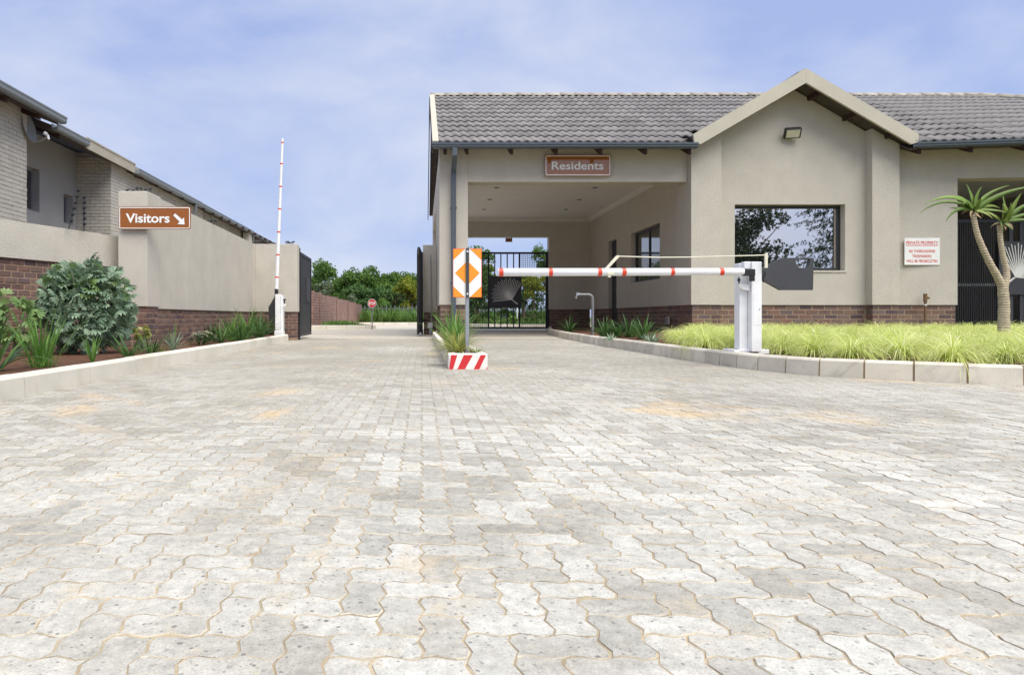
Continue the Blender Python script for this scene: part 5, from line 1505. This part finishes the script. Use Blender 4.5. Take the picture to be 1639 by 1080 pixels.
def flower_bush(name, label, base, n_leaf, n_fl, r, h, lmat, fmat, fr, seed):
    base = Vector(base); R_ = random.Random(seed)
    t = thing(name, label, 'flowering plant', tuple(base))
    w = MB()
    for i in range(n_leaf):
        a = R_.uniform(0, 6.283); q = r * math.sqrt(R_.random())
        p = base + Vector((math.cos(a) * q, math.sin(a) * q, h * R_.uniform(0.1, 0.9) * (1 - 0.5 * (q / r) ** 2)))
        d = Vector((math.cos(a), math.sin(a), R_.uniform(0.0, 0.9))).normalized(); s = d.cross(Vector((0, 0, 1))).normalized()
        w.strip([p, p + d * 0.035, p + d * 0.06 + Vector((0, 0, -0.008))], s, (0.005, 0.010, 0.002), fold=0.2)
    part('foliage', w, lmat, t, kind='stuff')
    for i in range(n_fl):
        a = R_.uniform(0, 6.283); q = r * math.sqrt(R_.random()) * 1.02
        p = base + Vector((math.cos(a) * q, math.sin(a) * q, h * (1.06 - 0.45 * (q / r) ** 2) + R_.uniform(-0.01, 0.015)))
        w = MB()
        for k in range(5):
            g = 2 * math.pi * k / 5; d = Vector((math.cos(g), math.sin(g), 0.35)); s = Vector((-d.y, d.x, 0))
            w.strip([p, p + d * fr], s, (fr * 0.3, fr * 0.42))
        part('flower', w, fmat, t)
    return t
flower_bush('flower_bush', 'low bush with cream white flowers by the left kerb', bp(326, 552), 240, 34, 0.18, 0.17, M['strap_dark'], M['flower_white'], 0.022, 5)
flower_bush('flower_bush', 'pink flowering plant against the tall wall plinth', bp(298, 546), 140, 7, 0.12, 0.30, M['strap_dark'], M['flower_pink'], 0.03, 6)
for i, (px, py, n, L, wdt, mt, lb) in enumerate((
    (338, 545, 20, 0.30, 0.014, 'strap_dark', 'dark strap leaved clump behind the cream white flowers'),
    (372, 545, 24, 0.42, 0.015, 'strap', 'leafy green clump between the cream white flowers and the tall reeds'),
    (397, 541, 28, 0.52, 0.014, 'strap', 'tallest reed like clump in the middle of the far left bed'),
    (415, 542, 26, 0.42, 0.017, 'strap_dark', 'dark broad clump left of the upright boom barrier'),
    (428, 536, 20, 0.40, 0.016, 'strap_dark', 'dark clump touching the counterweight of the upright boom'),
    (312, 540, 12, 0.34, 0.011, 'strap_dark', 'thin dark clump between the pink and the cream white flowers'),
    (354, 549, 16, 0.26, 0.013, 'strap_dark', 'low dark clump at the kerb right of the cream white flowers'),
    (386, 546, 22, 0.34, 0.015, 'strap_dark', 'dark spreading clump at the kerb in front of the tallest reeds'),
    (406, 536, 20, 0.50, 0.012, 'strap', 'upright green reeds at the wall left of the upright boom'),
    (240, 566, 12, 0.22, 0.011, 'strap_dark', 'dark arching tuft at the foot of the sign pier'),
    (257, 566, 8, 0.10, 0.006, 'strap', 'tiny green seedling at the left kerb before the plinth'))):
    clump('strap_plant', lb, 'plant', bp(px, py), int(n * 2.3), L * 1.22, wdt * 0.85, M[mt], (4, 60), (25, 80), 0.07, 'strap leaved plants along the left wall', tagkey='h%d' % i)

# right hand bed, in the shade of the drive-through
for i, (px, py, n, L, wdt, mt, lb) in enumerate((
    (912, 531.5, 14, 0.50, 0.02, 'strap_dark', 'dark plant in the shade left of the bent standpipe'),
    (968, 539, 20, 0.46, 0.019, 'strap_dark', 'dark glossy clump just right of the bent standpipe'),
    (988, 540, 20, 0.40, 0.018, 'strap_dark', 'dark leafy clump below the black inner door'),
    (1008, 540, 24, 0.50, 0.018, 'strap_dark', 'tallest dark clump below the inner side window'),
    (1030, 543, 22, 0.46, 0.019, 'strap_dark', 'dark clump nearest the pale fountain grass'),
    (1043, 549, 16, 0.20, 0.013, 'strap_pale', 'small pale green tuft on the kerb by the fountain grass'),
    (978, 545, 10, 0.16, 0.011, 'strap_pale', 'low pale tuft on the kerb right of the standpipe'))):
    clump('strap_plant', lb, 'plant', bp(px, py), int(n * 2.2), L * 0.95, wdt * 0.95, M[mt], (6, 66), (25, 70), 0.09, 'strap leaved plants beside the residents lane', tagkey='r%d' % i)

# plants of the island
clump('strap_plant', 'tall green reed clump at the middle of the planter island', 'plant', (0.40, 8.1, 0.12), 60, 0.58, 0.010, M['strap'], (4, 40), (20, 60), 0.07, tagkey='i')
clump('strap_plant', 'bright green leafy clump behind the hazard marker post', 'plant', (0.40, 7.35, 0.12), 70, 0.38, 0.0095, M['strap'], (4, 48), (30, 90), 0.06, tagkey='j')
clump('variegated_grass', 'yellow striped grass tuft at the front of the planter island', 'plant', (0.36, 6.72, 0.12), 130, 0.36, 0.0075, M['strap_yellow'], (8, 70), (60, 120), 0.06, tagkey='k')
clump('strap_plant', 'small low green tuft right of the hazard marker post', 'plant', (0.55, 6.66, 0.12), 18, 0.10, 0.008, M['strap'], (20, 70), (20, 60), 0.03, tagkey='l')
clump('strap_plant', 'green clump at the far end of the planter island', 'plant', (0.45, 9.6, 0.12), 22, 0.45, 0.011, M['strap'], (6, 45), (25, 70), 0.07, tagkey='m')

# fountain grass filling the right hand bed
def grass_field(name, cents, per, Lr, wr, mat, lean=(10, 75), droop=(1.0, 2.2), segs=3, sprd=0.05):
    n = len(cents)
    C = np.repeat(np.array(cents), per, axis=0)
    m = len(C)
    a = rng.uniform(0, 2 * np.pi, m)
    L = rng.uniform(*Lr, m) * np.repeat(rng.uniform(0.75, 1.2, n), per)
    th = np.radians(90 - rng.uniform(*lean, m))
    dr = rng.uniform(*droop, m)
    wd_ = rng.uniform(*wr, m)
    r0 = rng.uniform(0, sprd, m)
    ca, sa = np.cos(a), np.sin(a)
    P = np.c_[C[:, 0] + ca * r0, C[:, 1] + sa * r0, C[:, 2]]
    tw = a + np.pi / 2 + rng.uniform(-0.6, 0.6, m)
    side = np.c_[np.cos(tw), np.sin(tw), rng.uniform(-0.25, 0.25, m)]
    rows = []
    for i in range(segs + 1):
        f = i / segs
        ww = wd_ * (1 - f ** 1.6 * 0.88)
        rows += [P - side * ww[:, None], P + side * ww[:, None]]
        ang = th - dr * f
        P = P + np.c_[np.cos(ang) * ca, np.cos(ang) * sa, np.sin(ang)] * (L / segs)[:, None]
    V = np.stack(rows, 1)
    k = 2 * (segs + 1)
    q = np.array([[2 * i, 2 * i + 1, 2 * i + 3, 2 * i + 2] for i in range(segs)])
    Fq = (q[None] + (np.arange(m) * k)[:, None, None]).reshape(-1, 4)
    return np_mesh(name, V.reshape(-1, 3), Fq, mat, True)
cents = []
y = 4.35
while y < 15.65:
    x = 3.2
    while x < 1.02 * y + 2.2:
        gx_, gy_ = x + random.uniform(-0.12, 0.12), y + random.uniform(-0.12, 0.12)
        px = CX + gx_ * F / gy_
        lim = float(kr_x(gy_)) + 0.24 if gy_ > 5.0 else 99
        kx = [p for p in KR if p[0] > 3.0][::-1]
        # front kerb: distance behind it
        yk = float(np.interp(gx_, [8.0, 5.5, 4.38, 4.05, 3.72, 3.36, 3.16][::-1], [4.16, 4.46, 4.80, 4.98, 5.24, 5.58, 6.1][::-1]))
        if gx_ > lim and gy_ > yk + 0.27 and px > 1066 + (gy_ - 9.5) * 7 and not (3.1 < gx_ < 3.62 and 6.3 < gy_ < 7.05):
            if random.random() < 0.94: cents.append((gx_, gy_, 0.125))
        x += 0.52
    y += 0.50
g = link('ornamental_grass', grass_field('ornamental_grass', cents, 300, (0.26, 0.50), (0.0026, 0.0048), M['grass'], lean=(4, 72), droop=(1.9, 3.2), segs=4, sprd=0.025))
g['kind'] = 'stuff'

# aloe tree
AY = 9.0
def ap(zx, zy, dy=0.0): return W(1500 + zx / 4.151, 280 + zy / 4.154, AY) + Vector((0, dy, 0))
AT = thing('aloe_tree', 'forked tree aloe with bare ringed trunk and two leaf rosettes', 'tree', tuple(Vector((ap(440, 1050).x, AY, 0.12))))
px_ = AY / F
def smooth_path(pts, rads, sub=4):
    P = [Vector(p) for p in pts]; out, rr = [], []
    for i in range(len(P) - 1):
        p0, p1, p2, p3 = P[max(i - 1, 0)], P[i], P[i + 1], P[min(i + 2, len(P) - 1)]
        for k in range(sub):
            t = k / sub
            out.append(0.5 * ((2 * p1) + (p2 - p0) * t + (2 * p0 - 5 * p1 + 4 * p2 - p3) * t * t + (3 * p1 - p0 - 3 * p2 + p3) * t ** 3))
            rr.append(rads[i] * (1 - t) + rads[i + 1] * t)
    return out + [P[-1]], rr + [rads[-1]]
b0 = ap(440, 1050); b0.z = 0.10
pts, rr = smooth_path([b0, ap(443, 960), ap(445, 860), ap(438, 780), ap(436, 735)], [0.074, 0.066, 0.062, 0.061, 0.057], 5)
w = MB(); w.tube(pts, [r * (1 + 0.04 * math.sin(i * 1.9)) for i, r in enumerate(rr)], 14); part('trunk', w, M['aloe_bark'], AT)
pts, rr = smooth_path([ap(440, 770), ap(408, 690), ap(352, 590), ap(300, 480), ap(266, 390), ap(246, 300), ap(244, 262)], [0.050, 0.047, 0.041, 0.037, 0.033, 0.031, 0.037], 5)
w = MB(); w.tube(pts, [r * (1 + 0.04 * math.sin(i * 1.9)) for i, r in enumerate(rr)], 12); part('branch', w, M['aloe_bark'], AT)
pts, rr = smooth_path([ap(446, 770, 0.02), ap(470, 705, 0.03), ap(478, 640, 0.04), ap(464, 560, 0.05), ap(447, 470, 0.05), ap(438, 375, 0.05), ap(438, 330, 0.05)], [0.044, 0.041, 0.038, 0.034, 0.031, 0.030, 0.036], 5)
w = MB(); w.tube(pts, [r * (1 + 0.04 * math.sin(i * 1.9)) for i, r in enumerate(rr)], 12); part('branch', w, M['aloe_bark'], AT)
def aloe_leaf(a, b_, c, wpx, dy, mat='aloe_leaf'):
    """quadratic arc through image-plane control points at zoom scale; dy: how far the tip leans towards (-) or from (+) the eye"""
    P = []
    for i in range(8):
        t = i / 7
        zx = a[0] * (1 - t) ** 2 + 2 * b_[0] * t * (1 - t) + c[0] * t * t
        zy = a[1] * (1 - t) ** 2 + 2 * b_[1] * t * (1 - t) + c[1] * t * t
        P.append(ap(zx, zy, dy * t))
    wm = wpx / 4.15 * px_
    ws = [wm * q for q in (0.75, 1.0, 0.95, 0.85, 0.7, 0.5, 0.3, 0.06)]
    w = MB(); n = len(P)
    for i, p in enumerate(P):                                       # thick, channelled blade: 4 points round
        t = (P[min(i + 1, n - 1)] - P[max(i - 1, 0)]).normalized()
        s = t.cross(Vector((0, -1, 0.25))).normalized(); u = s.cross(t)
        w.v += [tuple(p - s * ws[i] + u * ws[i] * 0.45), tuple(p + u * 0.0), tuple(p + s * ws[i] + u * ws[i] * 0.45), tuple(p - u * ws[i] * 0.55)]
    for i in range(n - 1):
        for k in range(4):
            w.f.append((i * 4 + k, i * 4 + (k + 1) % 4, i * 4 + 4 + (k + 1) % 4, i * 4 + 4 + k)); w.sm.append(True); w.mi.append(0)
    part('leaf', w, M[mat], AT)
for a, b_, c, wd_, dy in (
    ((235, 225), (100, 90), (-112, 203), 15, -0.05), ((228, 228), (60, 115), (-88, 250), 12, 0.08), ((225, 225), (165, 150), (112, 215), 13, -0.15), ((215, 228), (80, 215), (26, 322), 12, -0.08),
    ((240, 215), (243, 140), (219, 55), 13, 0.06), ((248, 215), (255, 130), (306, 76), 13, 0.02), ((255, 220), (330, 110), (516, 62), 15, 0.08),
    ((262, 230), (380, 110), (620, 82), 17, -0.10), ((265, 235), (380, 180), (470, 215), 13, 0.12), ((258, 240), (340, 230), (420, 262), 11, -0.12),
    ((235, 225), (205, 140), (150, 122), 11, 0.12), ((230, 235), (150, 215), (118, 212), 12, 0.10), ((250, 232), (250, 190), (244, 160), 17, -0.12), ((252, 240), (300, 250), (330, 300), 10, -0.10),
    ((440, 310), (430, 210), (392, 205), 24, -0.10), ((455, 300), (470, 200), (476, 112), 11, 0.10), ((460, 300), (500, 200), (560, 122), 17, 0.0),
    ((465, 300), (540, 210), (680, 170), 17, 0.05), ((465, 310), (560, 250), (690, 255), 13, -0.06), ((460, 315), (560, 285), (640, 330), 11, -0.12),
    ((430, 315), (330, 190), (290, 275), 10, 0.14), ((430, 320), (385, 300), (392, 385), 9, -0.12), ((445, 320), (440, 330), (470, 372), 10, -0.08), ((450, 305), (455, 240), (430, 195), 20, -0.14)):
    aloe_leaf(a, b_, c, wd_, dy)

M['dead_leaf'] = leaf_mat('dead_leaf', (0.30, 0.19, 0.09), (0.42, 0.30, 0.16), (0.50, 0.40, 0.24), 0.2, 0.7, by='object')
for a, b_, c, wd_, dy in (((236, 245), (200, 250), (205, 290), 9, -0.05), ((256, 245), (290, 245), (282, 282), 9, -0.05), ((246, 250), (244, 270), (262, 295), 10, -0.08), ((225, 240), (195, 225), (180, 262), 7, 0.05),
                          ((430, 325), (400, 330), (398, 362), 9, -0.05), ((452, 325), (485, 330), (480, 366), 9, -0.05), ((440, 330), (436, 350), (420, 372), 10, -0.08), ((425, 318), (380, 320), (372, 352), 7, 0.05)):
    aloe_leaf(a, b_, c, wd_, dy, 'dead_leaf')

# ------------------------------------------------------------------ trees beyond the gates, and across the street
def crown_mesh(cen, rad, n, leaf, mat, nb, seed, flat=0.0):
    r = np.random.default_rng(seed)
    B = []
    for i in range(nb):
        d = r.normal(size=3); d /= np.linalg.norm(d)
        q = r.uniform(0.25, 0.82)
        B.append((np.array(cen) + d * np.array(rad) * q, r.uniform(0.26, 0.46)))
    per = n // nb
    pts, nor = [], []
    for c, s in B:
        d = r.normal(size=(per, 3)); d /= np.linalg.norm(d, axis=1)[:, None]
        d[:, 2] = np.where(d[:, 2] < -0.3, -d[:, 2] * 0.6, d[:, 2])
        rr = r.uniform(0.62, 1.06, per)[:, None]
        pts.append(c + d * rr * s * np.array(rad) * np.array([1, 1, 0.85])); nor.append(d)
    P, D = np.vstack(pts), np.vstack(nor)
    m = len(P)
    nrm = D + r.normal(size=(m, 3)) * 0.75
    nrm /= np.linalg.norm(nrm, axis=1)[:, None]
    t = np.cross(nrm, r.normal(size=(m, 3))); t /= np.linalg.norm(t, axis=1)[:, None]
    b = np.cross(nrm, t)
    L = leaf * r.uniform(0.6, 1.35, m)[:, None]
    V = np.stack([P - t * L, P - b * L * 0.5 + nrm * L * 0.12, P + t * L - nrm * L * 0.2, P + b * L * 0.5 + nrm * L * 0.12], 1).reshape(-1, 3)
    return np_mesh('crown', V, np.arange(m * 4).reshape(-1, 4), mat)
def tree(name, label, x, y, h, wdt, mat, n=3600, leaf=0.13, nb=16, seed=1, low=0.15, cat='tree', group=None, tr=0.12):
    t = thing(name, label, cat, (x, y, 0), group)
    cz0 = h * low
    cen, rad = (x, y, (h + cz0) / 2), (wdt / 2, wdt / 2, (h - cz0) / 2)
    me = crown_mesh(cen, rad, n, leaf, M[mat], nb, seed)
    me.transform(Matrix.Translation((-x, -y, 0)))
    o = link('crown', me, t); o['kind'] = 'stuff'
    R_ = random.Random(seed)
    w = MB(); top = Vector((x + R_.uniform(-0.1, 0.1), y, cen[2]))
    w.tube([(x, y, -0.05), (x + R_.uniform(-0.08, 0.08), y, cen[2] * 0.5), tuple(top)], [tr, tr * 0.8, tr * 0.45], 8); part('trunk', w, M['bark'], t)
    for k in range(5):
        a = R_.uniform(0, 6.283); s = Vector((x, y, cen[2] * R_.uniform(0.45, 0.9)))
        e = Vector((x + math.cos(a) * rad[0] * 0.75, y + math.sin(a) * rad[1] * 0.75, s.z + rad[2] * R_.uniform(0.3, 0.8)))
        w = MB(); w.tube([s, s.lerp(e, 0.5) + Vector((0, 0, 0.1)), e], [tr * 0.5, tr * 0.35, tr * 0.12], 6); part('limb', w, M['bark'], t)
    return t
GT = 'trees beyond the visitors gate'
tree('tree', 'tall green tree behind the open black gate, leftmost of the far row', -9.5, 62, 6.05, 4.8, 'tree_green', 7000, 0.13, 26, 21, 0.05, group=GT)
tree('tree', 'dark green rounded tree above the middle of the long brick wall', -6.3, 58, 5.35, 4.2, 'tree_green', 7000, 0.13, 26, 22, 0.05, group=GT)
tree('tree', 'broad dark green tree right behind the red stop sign', -3.6, 60, 5.75, 4.6, 'tree_green', 8000, 0.13, 28, 23, 0.03, group=GT)
tree('tree', 'green tree farthest back next to the brick wall stub', -0.9, 64, 5.4, 4.2, 'tree_green', 7000, 0.13, 26, 24, 0.05, group=GT)
tree('tree', 'low dark tree filling the gap under the far row', -5.0, 55, 3.4, 4.6, 'tree_dark', 6000, 0.12, 24, 25, 0.0, group=GT)
tree('tree', 'dark bushy tree low behind the fence between stop sign and yellow tree', -2.4, 54, 3.2, 3.4, 'tree_dark', 3200, 0.12, 16, 26, 0.0, group=GT)
for i, (x, y, h, wd_) in enumerate(((-8.2, 70, 5.0, 4.6), (-5.0, 71, 5.4, 4.6), (-2.4, 70, 5.3, 4.2), (0.6, 70, 5.1, 4.6))):
    tree('tree', ('dark tree at the back between the two leftmost far crowns', 'dark tree at the back over the far end of the brick wall', 'dark tree at the back behind the yellow green tree, left side', 'dark tree at the back half hidden by the right gate leaf')[i], x, y, h, wd_, 'tree_green', 4200, 0.15, 20, 70 + i, 0.0, group=GT)
tree('tree', 'yellow green leafy tree in front of the far row by the right gate leaf', -1.05, 51, 4.0, 2.3, 'tree_yellow', 2600, 0.10, 14, 27, 0.18, group=GT, tr=0.05)
tree('tree', 'thin grey green olive like tree above the near end of the brick wall', -7.1, 47, 3.7, 1.5, 'tree_olive', 900, 0.09, 10, 28, 0.25, group=GT, tr=0.05)
tree('tree', 'small grey green sapling above the far end of the brick wall', -4.9, 46.5, 2.5, 1.0, 'tree_olive', 420, 0.08, 8, 29, 0.3, group=GT, tr=0.035)
tree('bush', 'yellowish low bush beside the stop sign behind the fence', -2.9, 48.5, 2.1, 1.5, 'verge', 900, 0.09, 9, 30, 0.1, cat='bush', tr=0.04)
G2 = 'trees seen through the residents lane'
tree('tree', 'green tree rising over the left half of the residents lane gate', 3.7, 46, 5.75, 3.6, 'tree_green', 7000, 0.11, 26, 31, 0.05, group=G2)
tree('tree', 'sunny yellow green tree between the bars of the residents lane gate', 5.5, 50, 4.7, 2.0, 'tree_yellow', 1800, 0.11, 12, 32, 0.1, group=G2, tr=0.06)
tree('tree', 'tree at the right edge of the residents lane opening', 8.3, 44, 5.6, 2.6, 'tree_green', 2600, 0.10, 14, 33, 0.1, group=G2)
tree('tree', 'dark rounded tree behind the wire mesh of the residents lane gate', 6.6, 43, 3.7, 2.6, 'tree_dark', 2600, 0.10, 14, 34, 0.0, group=G2)
tree('bush', 'yellow flowering bush behind the right mesh of the residents lane gate', 6.15, 36.5, 3.25, 1.8, 'tree_yellow', 1700, 0.075, 14, 35, 0.35, cat='bush', tr=0.05)
tree('tree', 'dark spreading tree behind the square leaf emblem panel', 3.3, 40, 3.1, 2.6, 'tree_dark', 2400, 0.09, 14, 36, 0.1, group=G2)
tree('bush', 'dark bush low behind the left mesh of the residents lane gate', 2.5, 41.5, 2.7, 2.6, 'tree_dark', 2600, 0.09, 14, 61, 0.0, cat='bush', tr=0.04)
tree('bush', 'dark bush low behind the bars right of the leaf emblem', 5.1, 42.5, 2.7, 2.8, 'tree_dark', 2600, 0.09, 14, 62, 0.0, cat='bush', tr=0.04)
for i, (x, y, h, wd_, mt, lb) in enumerate((
    (2.75, 33.0, 0.75, 0.7, 'verge', 'low green bush left of the gate bars in the far garden'),
    (3.7, 33.2, 0.85, 0.7, 'strap', 'fresh green leafy bush behind the left gate bars'),
    (4.5, 33.0, 0.70, 0.6, 'verge', 'green bush behind the right gate bars'),
    (5.5, 32.6, 0.90, 0.9, 'tree_green', 'dark green bush behind the right wire mesh'),
    (6.3, 31.4, 0.62, 0.7, 'strap_yellow', 'pale yellow green bush at the right gate post'))):
    tree('bush', lb, x, y, h, wd_, mt, 420, 0.06, 7, 50 + i, 0.0, cat='bush', group='bushes of the far garden', tr=0.02)
flower_bush('flower_bush', 'small purple flowering plant behind the gate bars', (4.05, 32.2, 0.128), 120, 16, 0.2, 0.42, M['strap_dark'], M['flower_purple'], 0.05, 16)
w = MB(); w.tube([(4.9, 34.0, 0.1), (4.9, 34.0, 1.1)], 0.03, 8); solo('bollard', w, M['white'], label='slim white post in the garden behind the gate bars', cat='post')

# across the street: what the guard room window mirrors
tree('street_tree', 'big dark bushy tree across the street, mirrored in the window', 26.4, -22, 10.0, 7.6, 'conifer', 9000, 0.17, 36, 41, 0.06, tr=0.2)
tree('street_tree', 'dark round tree across the street beside the entrance', 12.0, -24, 7.5, 7.0, 'conifer', 3600, 0.2, 22, 43, 0.1, tr=0.2)
CT = thing('conifer', 'tall dark conifer with drooping layered branches across the street', 'tree', (34.0, -22, 0))
w = MB(); w.tube([(34, -22, -0.05), (34, -22, 14)], [0.25, 0.05], 8); part('trunk', w, M['bark'], CT)
w = MB(); r_ = np.random.default_rng(5); Vn = []
for i in range(135):
    z = 1.2 + i * 0.091 + r_.uniform(-0.15, 0.15); a = r_.uniform(0, 2 * np.pi)
    Lb = ((14 - z) / 12.5) ** 0.8 * 5.0 * r_.uniform(0.55, 1.15) + 0.3
    d = np.array([np.cos(a), np.sin(a), 0])
    k = 52
    f = np.sqrt(r_.uniform(0.02, 1, k))
    rise, fall = r_.uniform(0.1, 0.4), r_.uniform(0.08, 0.2)
    c = np.array([34, -22, z]) + d * (f * Lb)[:, None] + np.c_[np.zeros(k), np.zeros(k), rise * f * Lb - fall * (f * Lb) ** 2]
    sd_ = np.array([-d[1], d[0], 0])
    for q in range(k):
        p = c[q] + sd_ * r_.normal() * 0.28 * (0.3 + f[q]) + np.array([0, 0, -abs(r_.normal()) * 0.16])
        t = d * r_.uniform(-0.3, 0.7) + sd_ * r_.uniform(-0.7, 0.7) + np.array([0, 0, r_.uniform(-1.0, 0.1)])
        t = t / np.linalg.norm(t) * r_.uniform(0.10, 0.26)
        b2 = np.cross(t, r_.normal(size=3)); b2 = b2 / np.linalg.norm(b2) * 0.045
        Vn += [p - t, p - b2, p + t, p + b2]
me = np_mesh('foliage', np.array(Vn), np.arange(len(Vn)).reshape(-1, 4), M['conifer'])
me.transform(Matrix.Translation((-34, 22, 0)))
o = link('foliage', me, CT); o['kind'] = 'stuff'

# far fence, verge and undergrowth
PF = thing('palisade_fence', 'green grey palisade fence in front of the far trees', 'fence', (-1, 45.5, 0))
for k in range(48):
    x = -4.2 + k * 0.295
    w = MB(); w.prism([(x - 0.035, 0.08), (x + 0.035, 0.08), (x + 0.035, 1.22), (x, 1.32), (x - 0.035, 1.22)], 'y', 45.49, 45.51); part('pale', w, M['pipe_grey'], PF)
for z in (0.3, 1.05):
    w = MB(); w.box(-4.3, 45.511, z, 9.8, 45.55, z + 0.05); part('rail', w, M['pipe_grey'], PF)
c1 = [(random.uniform(-4.3, -2.4), random.uniform(26.9, 34), 0.125) for _ in range(110)]
c1 = [c for c in c1 if c[0] > -4.28 and c[0] < -2.5 - max(0, c[1] - 29.5) * 0.4]
g = link('verge_grass', grass_field('verge_grass', c1, 26, (0.12, 0.30), (0.008, 0.014), M['verge'], (5, 70), (0.4, 1.6), 2, 0.12)); g['kind'] = 'stuff'
c2 = [(random.uniform(-9, 9.3), random.uniform(42.3, 48), 0.10) for _ in range(560)]
g = link('undergrowth', grass_field('undergrowth', c2, 24, (0.4, 1.15), (0.02, 0.05), M['verge'], (2, 50), (0.2, 1.3), 2, 0.3)); g['kind'] = 'stuff'
c3 = [(random.uniform(1.6, 8.2), random.uniform(31.5, 40), 0.12) for _ in range(240)]
c3 = [c for c in c3 if c[1] > 30.3 + max(0, 4.2 - c[0]) * 1.6]
g = link('ground_cover', grass_field('ground_cover', c3, 22, (0.15, 0.5), (0.014, 0.03), M['verge'], (5, 70), (0.3, 1.6), 2, 0.2)); g['kind'] = 'stuff'
c4 = [(random.uniform(13.0, 18), random.uniform(16.9, 18.6), -0.01) for _ in range(50)]
g = link('shade_plants', grass_field('shade_plants', c4, 20, (0.25, 0.55), (0.012, 0.022), M['verge'], (5, 60), (0.3, 1.4), 2, 0.15)); g['kind'] = 'stuff'
